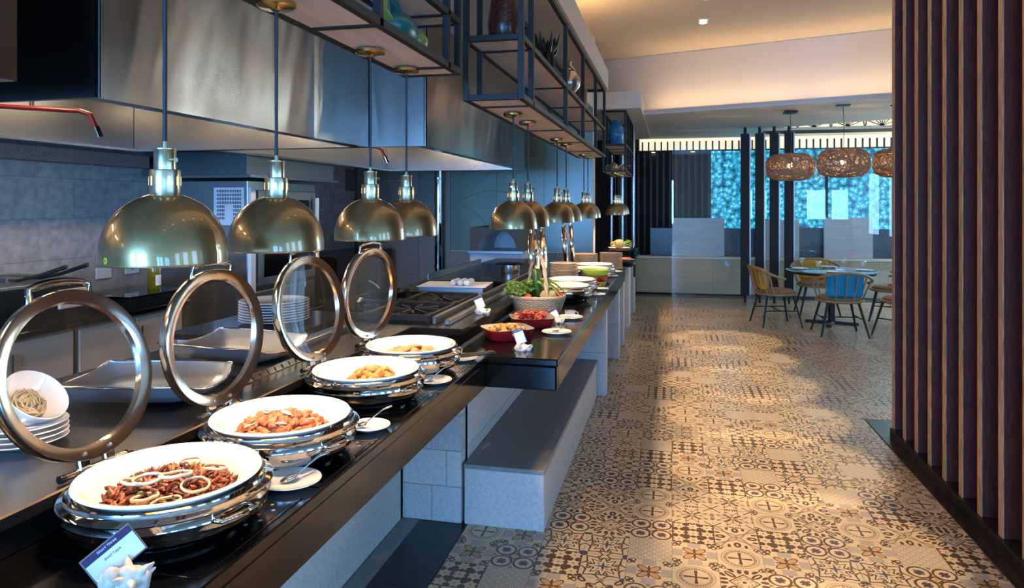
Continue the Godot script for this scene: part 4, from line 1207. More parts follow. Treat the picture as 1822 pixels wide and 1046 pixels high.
func build_counter_things():
	# small plates with spoons in front of the near dishes
	plate("small_plate", Vector3(-0.995, TOP + 0.0025, -1.69), 0.08, "small white plate with a serving spoon between the beef and ham dishes", "small plates along the counter edge")
	spoon(Vector3(-1.0, TOP + 0.014, -1.69), 1.02, "steel serving spoon on the plate between beef and ham")
	plate("small_plate", Vector3(-0.985, TOP + 0.0025, -2.165), 0.07, "small white plate with a serving spoon beside the chicken dish", "small plates along the counter edge")
	spoon(Vector3(-1.01, TOP + 0.014, -2.15), 0.95, "steel serving spoon on the plate beside the chicken dish")
	plate("small_plate", Vector3(-0.975, TOP + 0.0025, -2.79), 0.075, "small white plate with a thin spoon beside the fish dish", "small plates along the counter edge")
	spoon(Vector3(-1.0, TOP + 0.014, -2.78), 0.95, "thin steel spoon on the plate beside the fish dish")
	plate("small_plate", Vector3(-1.0, TOP, -3.24), 0.085, "small white plate with black tongs at the projecting counter's corner", "small plates along the counter edge")
	var t = thing("serving_tongs", "black-gripped serving tongs on the corner plate", "tongs", Vector3(-0.97, TOP + 0.016, -3.24), 0.5)
	for s in [-1.0, 1.0]:
		obj("arm", G.new().tube([Vector3(-0.09, 0.004, s * 0.012), Vector3(0.0, 0.008, s * 0.02), Vector3(0.10, 0.012, s * 0.012)], [0.006, 0.006, 0.005], 7), "plastic_black", t)
		obj("jaw", G.new().blob(Vector3(0.12, 0.012, s * 0.008), Vector3(0.03, 0.01, 0.008), null, 0, 1, 10, 6), "plastic_black", t)
	var rn = obj("rolled_napkin", G.new().tube([Vector3(-0.05, 0.016, 0), Vector3(-0.04, 0.018, 0), Vector3(0.04, 0.018, 0), Vector3(0.05, 0.016, 0)], [0.012, 0.017, 0.017, 0.012], 12), "stoneware")
	tag(rn, "pale ribbed rolled napkin beside the corner plate", "napkin")
	rn.position = Vector3(-1.06, TOP + 0.012, -3.30); rn.rotation.y = 0.3
	plate("small_plate", Vector3(-0.655, TOP, -4.03), 0.088, "white saucer with a sunken dark spot beside the potato casserole", "small plates along the counter edge")
	spoon(Vector3(-0.66, TOP + 0.01, -4.03), 0.9, "small steel spoon on the saucer beside the potatoes", 0.12, 0.06)
	plate("small_plate", Vector3(-0.655, TOP, -4.58), 0.086, "white saucer holding a glass cup beside the bacon casserole", "small plates along the counter edge")
	var cup = thing("glass_cup", "small clear glass cup with handle on a saucer", "cup", Vector3(-0.655, TOP + 0.008, -4.58))
	obj("wall", G.new().lathe([Vector2(0, 0), Vector2(0.022, 0), Vector2(0.026, 0.004), Vector2(0.036, 0.045), Vector2(0.034, 0.045), Vector2(0.024, 0.006), Vector2(0, 0.004)], 24), "cup_glass", cup)
	obj("handle", G.new().tube([Vector3(0.034, 0.04, 0), Vector3(0.052, 0.036, 0), Vector3(0.052, 0.018, 0), Vector3(0.03, 0.014, 0)], 0.004, 8), "cup_glass", cup)
	for s in [[-0.60, -5.80, "first"], [-0.61, -6.20, "second"], [-0.61, -7.35, "third"], [-0.60, -7.85, "fourth"]]:
		plate("small_plate", Vector3(s[0], TOP, s[1]), 0.07, "%s small white saucer past the vegetable basket along the counter edge" % s[2], "small plates along the counter edge")
	# red casseroles
	for s in [[Vector3(-0.905, TOP, -3.83), 0.6, "square red enamel casserole with grey lining full of potatoes"], [Vector3(-0.845, TOP, -4.24), 0.35, "square red enamel casserole full of bacon before the basket"]]:
		var c = thing("red_casserole", s[2], "casserole", s[0], s[1], "red enamel casseroles")
		var sq = func(r, y, k): 
			var p = []
			for q in 32:
				var a = TAU * q / 32
				var cx = cos(a); var cz = sin(a)
				var n = pow(pow(absf(cx), 5) + pow(absf(cz), 5), -0.2)
				p.append(Vector3(cx * n * r, y, cz * n * r * k))
			return p
		for part in [["shell", "red_enamel", [[0.108, 0.0], [0.116, 0.006], [0.134, 0.058], [0.136, 0.062]]], ["lining", "grey_enamel", [[0.136, 0.062], [0.132, 0.062], [0.114, 0.012], [0.108, 0.010]]]]:
			var gg = G.new().smooth(true)
			var L = part[2]
			for i in L.size() - 1:
				var A = sq.call(L[i][0], L[i][1], 0.92); var B = sq.call(L[i + 1][0], L[i + 1][1], 0.92)
				for q in 32: gg.quad(A[q], A[(q + 1) % 32], B[(q + 1) % 32], B[q])
			var E0 = sq.call(L[0][0] if part[0] == "shell" else L[3][0], L[0][1] if part[0] == "shell" else L[3][1], 0.92)
			for q in 32: gg.tri(Vector3(0, E0[0].y, 0), E0[(q + 1) % 32], E0[q])
			obj(part[0], gg, part[1], c)
	pile("roast_potato", "golden roast potato in the grey-lined casserole", "potato", "roast potatoes in the casserole", shape_list(4, Vector3(0.022, 0.015, 0.017), 0.25, 0.5), ["potato", "potato", "chicken"], 38, Vector3(-0.905, TOP, -3.83), 0.10, 0.038, 0.028, 0.7, 1.1)
	for k in 22:
		var p = []
		for q in 7: p.append(Vector3(-0.07 + q * 0.023, 0.007 * sin(q * 1.7 + k), 0.004 * sin(q * 2.3 + k * 2)))
		var o = obj("bacon_strip", G.new().tube(p, 0.010, 6, false, 0.35), ["bacon", "ham_dark", "bacon"][k % 3])
		tag(o, "curled red bacon strip in the second casserole", "bacon", "bacon strips in the casserole")
		o.position = Vector3(-0.845, TOP + 0.045 + (k / 6) * 0.012, -4.24) + Vector3((k % 6 - 2.5) * 0.026, rng.randf() * 0.006, rng.randf() * 0.03 - 0.015)
		o.rotation.y = 1.2 + rng.randf() * 0.7 - 0.35
	# menu cards
	menu_card(Vector3(-1.045, 0.978, -1.135), deg_to_rad(33), "Short Three", "Beef Tapa", "tilted menu card reading Beef Tapa with violet header in front of the beef dish", "spiny white sea shell holding the Beef Tapa card")
	menu_card(Vector3(-0.775, 0.965, -3.56), deg_to_rad(20), "Short Three", "", "tilted menu card with violet header in front of the potato casserole", "white sea shell holding the card by the potato casserole", 0.05, 0.075)
	menu_card(Vector3(-1.13, 1.065, -4.05), deg_to_rad(22), "", "", "blank-looking white card on the ledge before the range", "white sea shell holding the card on the ledge", 0.05, 0.07)
	menu_card(Vector3(-0.735, 0.955, -4.42), deg_to_rad(28), "", "", "small white card between bacon casserole and basket", "white sea shell beside the vegetable basket", 0.045, 0.06)
	# stacks
	stack("dinner_plate", Vector3(-0.96, TOP, -6.33), 0.132, 15, 0.0145, "beige stoneware plate in the stack beside the striped bowls", "plates stacked beside the striped bowls", "stoneware")
	stack("dinner_plate", Vector3(-0.96, TOP, -7.98), 0.14, 13, 0.0145, "beige stoneware plate in the far stack near the ledge", "plates stacked near the ledge", "stoneware")
	stack("dinner_plate", Vector3(-0.69, TOP, -8.22), 0.135, 13, 0.0145, "beige stoneware plate in the far stack at the counter end", "plates stacked at the counter end", "stoneware")
	var y = TOP
	var k = 0
	for s in [[0.10, 0.055, "yellow_glaze", "yellow"], [0.112, 0.05, "red_glaze", "red"], [0.128, 0.055, "green_glaze", "green"]]:
		var b = obj("glazed_bowl", G.new().lathe([Vector2(0, 0), Vector2(s[0] * 0.75, 0), Vector2(s[0] * 0.96, s[1] * 0.5), Vector2(s[0], s[1]), Vector2(s[0] - 0.006, s[1]), Vector2(s[0] * 0.8, s[1] * 0.35), Vector2(0, s[1] * 0.3)], 32), s[2])
		b.position = Vector3(-0.68, y, -6.40)
		tag(b, "%s glazed bowl, %s of the striped stack of three" % [s[3], ["bottom", "middle", "top"][k]], "bowl", "striped stack of bowls")
		y += s[1] + 0.0
		k += 1

func build_basket():
	var c = Vector3(-0.915, TOP, -4.80)
	var t = thing("wicker_basket", "pale woven wicker basket with tall hoop handle full of vegetables", "basket", c)
	var g = G.new()
	for r in 11:
		var p = []
		var y = 0.008 + r * 0.0095
		var R = 0.155 + 0.035 * r / 10.0
		for q in 72:
			var w = 0.004 * (1.0 if (q + r) % 2 else -1.0)
			p.append(Vector3(cos(TAU * q / 72) * (R + w), y, sin(TAU * q / 72) * (R + w) * 0.8))
		g.tube(p, 0.0055, 5, true)
	obj("woven_wall", g, "wicker", t)
	var s = G.new()
	for q in 36:
		var a = TAU * q / 36
		s.tube([Vector3(cos(a) * 0.155, 0.0, sin(a) * 0.124), Vector3(cos(a) * 0.19, 0.108, sin(a) * 0.152)], 0.004, 5)
	obj("stakes", s, "wicker", t)
	obj("floor_disc", G.new().lathe([Vector2(0, 0.004), Vector2(0.155, 0.004), Vector2(0.155, 0.01), Vector2(0, 0.01)], 32, Vector3.ZERO, 1.0, 0.8), "wicker", t)
	var rim = G.new()
	for st in 2:
		var p = []
		for q in 80: p.append(Vector3(cos(TAU * q / 80) * 0.193, 0.115 + 0.005 * sin(q * 0.9 + st * PI), sin(TAU * q / 80) * 0.155))
		rim.tube(p, 0.008, 6, true)
	obj("braided_rim", rim, "wicker", t)
	var h = G.new()
	for st in 2:
		var p = []
		for q in 41:
			var a = PI * q / 40
			p.append(Vector3(0.007 * cos(q * 0.8 + st * PI), 0.09 + sin(a) * 0.32, cos(a) * 0.15 + 0.007 * sin(q * 0.8 + st * PI)))
		h.tube(p, 0.0095, 6)
	var ho = obj("hoop_handle", h, "wicker", t)
	ho.rotation.y = 0.62
	# vegetables
	var y = TOP + 0.10
	var v = obj("cantaloupe", G.new().blob(Vector3.ZERO, Vector3(0.058, 0.046, 0.05), null, 0, 1, 24, 16), "melon")
	v.position = c + Vector3(0.085, 0.125, 0.06); tag(v, "pale netted melon at the basket's front rim", "melon")
	for s2 in [[Vector3(0.0, 0.20, 0.02), 0.12], [Vector3(-0.02, 0.19, -0.03), -0.15]]:
		v = obj("cucumber", G.new().tube([Vector3(0, -0.11, 0), Vector3(0, -0.1, 0), Vector3(0, 0.0, 0.004), Vector3(0, 0.1, 0), Vector3(0, 0.115, 0)], [0.006, 0.024, 0.03, 0.026, 0.006], 14), "cucumber")
		v.position = c + s2[0]; v.rotation = Vector3(s2[1], 0, s2[1]); tag(v, "dark green cucumber standing upright in the basket", "cucumber", "cucumbers in the basket")
	for k in 3:
		v = obj("tomato", G.new().blob(Vector3.ZERO, Vector3(0.03, 0.026, 0.03), null, 0, 1, 14, 10), "tomato")
		v.position = c + [Vector3(-0.05, 0.115, 0.10), Vector3(0.15, 0.12, -0.02), Vector3(0.13, 0.115, -0.06)][k]
		tag(v, "red tomato peeking over the basket rim", "tomato", "tomatoes in the basket")
	for k in 5:
		var lt = thing("leafy_bunch", "bunch of bright green leafy stems hanging over the basket's side", "greens", c + [Vector3(-0.12, 0.12, 0.06), Vector3(-0.14, 0.13, 0.0), Vector3(-0.09, 0.13, -0.05), Vector3(0.02, 0.13, -0.08), Vector3(-0.10, 0.14, 0.04)][k], k * 1.3, "leafy bunches in the basket")
		var gs = G.new(); var gl = G.new()
		for q in 11:
			var a = q * 0.57 + k
			var tip = Vector3(cos(a) * 0.075, 0.045 + 0.035 * sin(q * 1.9), sin(a) * 0.075)
			gs.tube([Vector3.ZERO, tip * 0.5 + Vector3(0, 0.02, 0), tip], 0.0022, 5)
			for w in 3:
				gl.blob(tip + Vector3(sin(q + w * 2.0), 0.3 * cos(w), cos(q * 1.3 + w * 2.0)) * 0.016, Vector3(0.017, 0.004, 0.013), bump, 0.6, 0.6, 7, 5, Basis.from_euler(Vector3(rng.randf() * 1.4 - 0.7, rng.randf() * TAU, rng.randf() * 1.4 - 0.7)))
		obj("stems", gs, "leaf_light", lt)
		obj("leaves", gl, ["leaf", "leaf_light"][k % 2], lt)
	for k in 11:
		var a = 0.9 - k * 0.05
		var p = []
		for q in 8:
			var f = q / 7.0
			p.append(Vector3(-0.06 + 0.25 * f, 0.03 + 0.085 * sin(f * 2.9 + 0.1 * k) - 0.03 * f, 0.02 * sin(k * 1.7) + 0.03 * f * sin(k)))
		v = obj("green_bean", G.new().tube(p, [0.002, 0.0045, 0.005, 0.005, 0.005, 0.0045, 0.004, 0.001], 6), ["leaf", "leaf_light"][k % 2])
		v.position = c + Vector3(0.0, 0.11 + (k % 4) * 0.008, -0.04 + k * 0.008); v.rotation.y = 0.5 - k * 0.09
		tag(v, "long curved green bean arching out of the basket", "green bean", "green beans in the basket")

# ------------------------------------------------------------------ kitchen
func build_kitchen():
	# crockery and platters on the near ledge
	stack("white_plate", Vector3(-1.72, LEDGE, -1.555), 0.105, 4, 0.014, "white plate under the tilted noodle bowl", "white plates under the tilted bowl", "porcelain")
	var t = thing("white_bowl", "tilted white bowl of noodles on plates, seen through the beef dish's lid", "bowl", Vector3(-1.725, LEDGE + 0.108, -1.58))
	t.rotation = Vector3(0.25, 0.3, -0.75)
	t.scale = Vector3(0.66, 0.66, 0.66)
	obj("bowl_shell", G.new().lathe([Vector2(0, -0.06), Vector2(0.05, -0.06), Vector2(0.09, -0.03), Vector2(0.13, 0.045), Vector2(0.127, 0.047), Vector2(0.085, -0.02), Vector2(0.04, -0.05), Vector2(0, -0.052)], 40), "porcelain", t)
	var nd = G.new()
	for k in 60:
		var a = rng.randf() * TAU; var q = sqrt(rng.randf()) * 0.07
		nd.tube([Vector3(cos(a) * q, -0.02, sin(a) * q), Vector3(cos(a + 0.6) * q, -0.008 + rng.randf() * 0.012, sin(a + 0.6) * q), Vector3(cos(a + 1.2) * q, -0.016, sin(a + 1.2) * q)], 0.004, 5)
	var nn = obj("noodles", nd, "noodle", t)
	nn.set_meta("kind", "stuff")
	for s in [[Vector3(-1.74, LEDGE, -2.02), 0.2, "large polished steel platter with upswept ends behind the beef lid"], [Vector3(-1.72, LEDGE + 0.03, -2.50), -0.1, "large polished steel platter on a slotted stand behind the ham lid"]]:
		var p = thing("steel_platter", s[2], "platter", s[0], s[1])
		var g = G.new().smooth(true)
		var f = func(i, j):
			var u = i / 20.0 * 2 - 1; var v = j / 14.0 * 2 - 1
			var e = pow(maxf(absf(u), absf(v)), 6)
			return Vector3(u * 0.26 * (1.0 - 0.12 * v * v), 0.006 + 0.045 * e + 0.03 * pow(absf(v), 3), v * 0.19 * (1.0 - 0.1 * u * u))
		for i in 20:
			for j in 14: g.quad(f.call(i, j), f.call(i + 1, j), f.call(i + 1, j + 1), f.call(i, j + 1))
		obj("dished_sheet", g, "satin", p)
		var rim = []
		for i in 20: rim.append(f.call(i, 0))
		for j in 14: rim.append(f.call(20, j))
		for i in 20: rim.append(f.call(20 - i, 14))
		for j in 14: rim.append(f.call(0, 14 - j))
		obj("rolled_edge", G.new().tube(rim, 0.004, 6, true), "polished", p)
	t = thing("slotted_stand", "low steel stand with slots under the second platter's end", "stand", Vector3(-1.50, LEDGE, -2.45))
	obj("band", G.new().span(Vector3(-0.02, 0, -0.22), Vector3(0.0, 0.03, 0.22), 0.002), "brushed", t)
	for k in 8: obj("slot", G.new().bar(Vector3(0.001, 0.006, -0.19 + k * 0.05), Vector3(0.001, 0.024, -0.175 + k * 0.05), 0.004, 0.003), "black_metal", t)
	obj("mesh_top", G.new().span(Vector3(-0.3, 0.03, -0.22), Vector3(0.0, 0.034, 0.22)), "black_metal", t)
	stack("white_platter", Vector3(-1.93, LEDGE + 0.071, -3.12), 0.17, 8, 0.013, "large white plate in the stack seen through the chicken lid", "large white plates on the plate shelf", "porcelain")
	# range
	t = thing("gas_range", "black cast-iron gas range top let into the ledge behind the casseroles", "range", Vector3(-1.68, LEDGE, -4.1))
	obj("burner_tray", G.new().span(Vector3(-0.38, 0, -0.55), Vector3(0.38, 0.008, 0.5), 0.002), "black_enamel", t)
	for b in [[-0.19, -0.30], [0.19, -0.30], [-0.19, 0.22], [0.19, 0.22]]:
		obj("burner", G.new().at(Vector3(b[0], 0.008, b[1])).lathe([Vector2(0.05, 0), Vector2(0.05, 0.012), Vector2(0.03, 0.018), Vector2(0, 0.018)], 18), "cast_iron", t)
		var gr = G.new()
		for k in 8:
			var a = TAU * k / 8
			gr.bar(Vector3(b[0] + cos(a) * 0.03, 0.034, b[1] + sin(a) * 0.03), Vector3(b[0] + cos(a) * 0.17, 0.034, b[1] + sin(a) * 0.17), 0.012, 0.02)
		for k in [[-1, -1, 1, -1], [1, -1, 1, 1], [1, 1, -1, 1], [-1, 1, -1, -1]]:
			gr.bar(Vector3(b[0] + k[0] * 0.18, 0.026, b[1] + k[1] * 0.24), Vector3(b[0] + k[2] * 0.18, 0.026, b[1] + k[3] * 0.24), 0.014, 0.036)
		obj("pan_grate", gr, "cast_iron", t)
	for s in [[Vector3(-1.83, LEDGE + 0.046, -4.32), 2.4, "black frying pan on the range's rear burner"], [Vector3(-1.90, LEDGE + 0.046, -3.82), 2.0, "black frying pan on the range's nearer burner"]]:
		var p = thing("frying_pan", s[2], "frying pan", s[0], s[1])
		obj("pan_body", G.new().lathe([Vector2(0, 0), Vector2(0.11, 0), Vector2(0.14, 0.04), Vector2(0.143, 0.04), Vector2(0.112, 0.004), Vector2(0, 0.004)], 36), "black_enamel", p)
		obj("pan_handle", G.new().tube([Vector3(0.138, 0.035, 0), Vector3(0.2, 0.055, 0), Vector3(0.32, 0.07, 0)], [0.008, 0.01, 0.012], 8, false, 0.6), "plastic_black", p)
	t = thing("egg_tray", "pale blue-sided tray with a white top holding eggs beside the range", "tray", Vector3(-1.56, LEDGE, -4.95), 0.08)
	obj("crate", G.new().box(Vector3(0, 0.03, 0), Vector3(0.48, 0.06, 0.34), 0.004), "crate_blue", t)
	obj("lining_sheet", G.new().box(Vector3(0, 0.0625, 0), Vector3(0.50, 0.004, 0.36), 0.001), "paper", t)
	obj("dark_edge", G.new().box(Vector3(0.242, 0.03, 0), Vector3(0.01, 0.066, 0.36), 0.002), "cast_iron", t)
	for k in 9:
		var e = obj("egg", G.new().blob(Vector3.ZERO, Vector3(0.022, 0.022, 0.028), null, 0, 1, 14, 10), "egg")
		e.position = Vector3(-1.50 + (k % 3) * 0.05 - 0.05, LEDGE + 0.087, -4.86 - (k / 3) * 0.056)
		e.rotation.y = k * 0.7
		tag(e, "white egg lying on the tray beside the range", "egg", "eggs on the tray")
	t = thing("griddle_plate", "wide dark griddle plate on the ledge past the egg tray", "griddle", Vector3(-1.62, LEDGE, -6.2))
	obj("plate_body", G.new().box(Vector3(0, 0.02, 0), Vector3(0.66, 0.04, 1.6), 0.004), "black_enamel", t)
	obj("splash_rim", G.new().box(Vector3(-0.32, 0.055, 0), Vector3(0.016, 0.07, 1.6), 0.003), "dull_steel", t)
	t = thing("round_stockpot", "steel round pot with a wide black lid on the griddle", "pot", Vector3(-1.42, LEDGE + 0.04, -6.12))
	obj("pot_wall", G.new().lathe([Vector2(0, 0), Vector2(0.085, 0), Vector2(0.088, 0.01), Vector2(0.088, 0.075), Vector2(0, 0.075)], 32), "steel", t)
	obj("wide_lid", G.new().at(Vector3(0, 0.075, 0)).lathe([Vector2(0, 0), Vector2(0.135, 0.004), Vector2(0.138, 0.01), Vector2(0.1, 0.02), Vector2(0, 0.026)], 36), "black_enamel", t)
	# pizza oven
	t = thing("pizza_oven", "dark pizza oven with an arched mouth against the green glass wall", "oven", Vector3(-2.12, 0, -8.78))
	obj("stand", G.new().span(Vector3(-0.34, 0, -0.4), Vector3(0.34, 0.9, 0.4), 0.004), "cast_iron", t)
	var body = CSGBox3D.new()
	body.size = Vector3(0.66, 0.47, 0.84); body.name = "oven_body"; body.material = M["dull_dark"]
	var cut = CSGCylinder3D.new()
	cut.operation = CSGShape3D.OPERATION_SUBTRACTION; cut.radius = 0.24; cut.height = 0.9; cut.sides = 40; cut.name = "mouth"
	cut.rotation.x = PI / 2; cut.position = Vector3(0.02, -0.04, 0.07)
	var keepb = CSGBox3D.new()
	keepb.size = Vector3(0.66, 0.17, 0.84); keepb.position = Vector3(0, -0.15, 0); keepb.name = "sill"
	body.add_child(cut); body.add_child(keepb)
	t.add_child(body)
	body.position = Vector3(0, 1.14, 0)
	obj("shelf_bar", G.new().span(Vector3(-0.35, 1.05, 0.421), Vector3(0.36, 1.09, 0.47), 0.004), "dull_steel", t)
	# combi oven with its own hood
	t = thing("combi_oven", "stainless combi oven with pale vent grille standing against the kitchen wall", "oven", Vector3(-3.5, 0, -5.25))
	obj("cabinet", G.new().span(Vector3(-0.85, 0.10, 0), Vector3(0, 1.86, -1.15), 0.006), "steel", t)
	for k in 4: obj("foot", G.new().at(Vector3(-0.1 - (k % 2) * 0.65, 0, -0.1 - (k / 2) * 0.95)).lathe([Vector2(0, 0), Vector2(0.03, 0), Vector2(0.03, 0.1), Vector2(0, 0.1)], 12), "black_metal", t)
	obj("vent_panel", G.new().span(Vector3(-0.32, 1.48, 0.0), Vector3(-0.03, 1.80, 0.006)), "plastic_white", t)
	var vh = G.new()
	for r in 8:
		for c in 15:
			if r > 3 and c > 4 and c < 10: continue
			vh.box(Vector3(-0.285 + c * 0.016, 1.77 - r * 0.033, 0.0065), Vector3(0.008, 0.022, 0.002))
	obj("vent_slots", vh, "black_metal", t)
	obj("door_frame", G.new().span(Vector3(0, 0.95, -0.12), Vector3(0.03, 1.78, -1.1), 0.004), "dull_steel", t)
	obj("door_window", G.new().span(Vector3(0.03, 1.02, -0.2), Vector3(0.036, 1.70, -1.02)), "hob_glass", t)
	obj("door_handle", G.new().bar(Vector3(0.07, 1.05, -1.06), Vector3(0.07, 1.72, -1.06), 0.03, 0.03), "plastic_white", t)
	obj("lower_door", G.new().span(Vector3(0, 0.15, -0.05), Vector3(0.02, 0.9, -1.1), 0.004), "dull_steel", t)
	obj("front_post", G.new().span(Vector3(0, 0.15, -0.005), Vector3(0.03, 1.80, -0.08), 0.003), "plastic_white", t)
	t = thing("oven_hood", "small steel condensation hood box above the combi oven", "extractor hood", Vector3(-3.5, 1.90, -5.1))
	obj("hood_box", G.new().span(Vector3(-0.9, 0, 0), Vector3(0.1, 0.2, -1.5), 0.004), "dull_steel", t)
	obj("lip", G.new().span(Vector3(-0.9, -0.02, 0.02), Vector3(0.14, 0.0, -1.52)), "steel", t)
	# back counter, one unit after another
	for k in 5:
		var z = 0.3 - k * 1.02
		var c = thing("cabinet", ["kitchen cabinet unit beyond the frame's near end", "grey kitchen cabinet unit behind the beef lid", "grey kitchen cabinet unit under the fryer", "grey kitchen cabinet unit beside the fryer", "grey kitchen cabinet unit under the oil bottle"][k], "cabinet", Vector3(-3.75, 0, z))
		obj("carcass", G.new().span(Vector3(-0.65, 0.08, 0), Vector3(-0.02, 0.86, -1.0), 0.003), "dull_steel", c)
		for s in 2:
			var d = obj("door", G.new().span(Vector3(-0.02, 0.1, -0.01 - s * 0.49), Vector3(0.0, 0.84, -0.49 - s * 0.49), 0.003), "stoneware", c)
			obj("handle", G.new().bar(Vector3(0.015, 0.62, -0.44 - s * 0.1), Vector3(0.015, 0.78, -0.44 - s * 0.1), 0.012, 0.012), "steel", d)
		obj("plinth", G.new().span(Vector3(-0.62, 0, -0.02), Vector3(-0.06, 0.08, -0.98)), "black_metal", c)
	var wt = obj("back_worktop", G.new().span(Vector3(-4.41, 0.862, 0.4), Vector3(-3.72, 0.90, -4.82), 0.004), "black_granite")
	tag(wt, "long black worktop along the kitchen wall", "worktop")
	t = thing("deep_fryer", "black deep fryer with two basket handles on the back worktop", "fryer", Vector3(-4.02, 0.9, -3.45))
	obj("tank", G.new().box(Vector3(0, 0.13, 0), Vector3(0.56, 0.26, 0.8), 0.006), "black_enamel", t)
	obj("steel_top", G.new().box(Vector3(0, 0.265, 0), Vector3(0.58, 0.02, 0.82), 0.003), "dull_steel", t)
	for s in [-0.08, -0.24]:
		obj("basket_handle", G.new().tube([Vector3(0.05, 0.28, s), Vector3(0.2, 0.31, s - 0.02), Vector3(0.38, 0.37, s - 0.05)], [0.008, 0.012, 0.014], 8), "plastic_black", t)
		obj("basket", G.new().box(Vector3(-0.08, 0.285, s), Vector3(0.26, 0.03, 0.12), 0.003), "dull_steel", t)
	obj("control_flap", G.new().box(Vector3(0.30, 0.16, -0.25), Vector3(0.02, 0.12, 0.2), 0.003), "stoneware", t)
	t = thing("oil_bottle", "olive oil bottle with white label on a black box by the tiled wall", "bottle", Vector3(-3.92, 1.0, -4.66))
	obj("glass_body", G.new().lathe([Vector2(0, 0), Vector2(0.045, 0), Vector2(0.048, 0.006), Vector2(0.048, 0.17), Vector2(0.04, 0.21), Vector2(0.018, 0.25), Vector2(0.016, 0.29), Vector2(0, 0.29)], 24), "oil_glass", t)
	obj("cap", G.new().at(Vector3(0, 0.285, 0)).lathe([Vector2(0.018, 0), Vector2(0.018, 0.03), Vector2(0, 0.03)], 16), "cast_iron", t)
	var lb = G.new().smooth(true)
	for q in 8:
		var a0 = -0.9 + q * 0.2; var a1 = a0 + 0.2
		lb.quad(Vector3(cos(a0) * 0.0487, 0.03, sin(a0) * 0.0487), Vector3(cos(a1) * 0.0487, 0.03, sin(a1) * 0.0487), Vector3(cos(a1) * 0.0487, 0.11, sin(a1) * 0.0487), Vector3(cos(a0) * 0.0487, 0.11, sin(a0) * 0.0487))
	obj("paper_label", lb, "paper", t)
	t = thing("black_box_unit", "low black box on the back worktop carrying the oil bottle", "box", Vector3(-3.98, 0.9, -4.5))
	obj("box_body", G.new().box(Vector3(0, 0.045, 0), Vector3(0.5, 0.09, 0.6), 0.004), "black_enamel", t)
	obj("box_lid", G.new().box(Vector3(0, 0.095, 0), Vector3(0.52, 0.01, 0.62), 0.002), "hob_glass", t)
	for s in [[1.12, -4.98, "white wall socket with a blue dot beside the oil bottle", true], [1.11, -4.68, "plain white wall plate left of the socket", false]]:
		t = thing("wall_socket", s[2], "socket", Vector3(-4.411, s[0], s[1]))
		obj("plate", G.new().box(Vector3(0.005, 0, 0), Vector3(0.01, 0.085, 0.15), 0.002), "plastic_white", t)
		if s[3]: obj("blue_dot", G.new().box(Vector3(0.011, 0, 0), Vector3(0.003, 0.02, 0.02), 0.001), "plastic_blue", t)
	var bm = obj("wall_beam", G.new().span(Vector3(-4.41, 1.96, 0.5), Vector3(-4.25, 2.06, -5.0), 0.004), "wall_stone")
	tag(bm, "tan stone ledge beam high along the kitchen wall", "beam")
	t = thing("brown_cabinet", "dark brown low cabinet at the kitchen's far corner", "cabinet", Vector3(-4.1, 0, -7.4))
	obj("carcass", G.new().span(Vector3(-0.3, 0, 0), Vector3(0.3, 1.05, -1.7), 0.004), "brown_marble", t)
	for s in 3: obj("door", G.new().span(Vector3(0.3, 0.05, -0.02 - s * 0.56), Vector3(0.32, 1.02, -0.56 - s * 0.56), 0.003), "brown_marble", t)
	t = thing("steel_pipe", "tall shiny steel pipe in front of the kitchen's stone pillar", "pipe", Vector3(-3.12, 0, -9.1))
	obj("shaft", G.new().lathe([Vector2(0, 0), Vector2(0.055, 0), Vector2(0.055, 2.95), Vector2(0, 2.95)], 24), "polished", t)
	for y in [0.8, 2.0]: obj("clamp", G.new().at(Vector3(0, y, 0)).lathe([Vector2(0.055, 0), Vector2(0.062, 0), Vector2(0.062, 0.03), Vector2(0.055, 0.03)], 24), "steel", t)

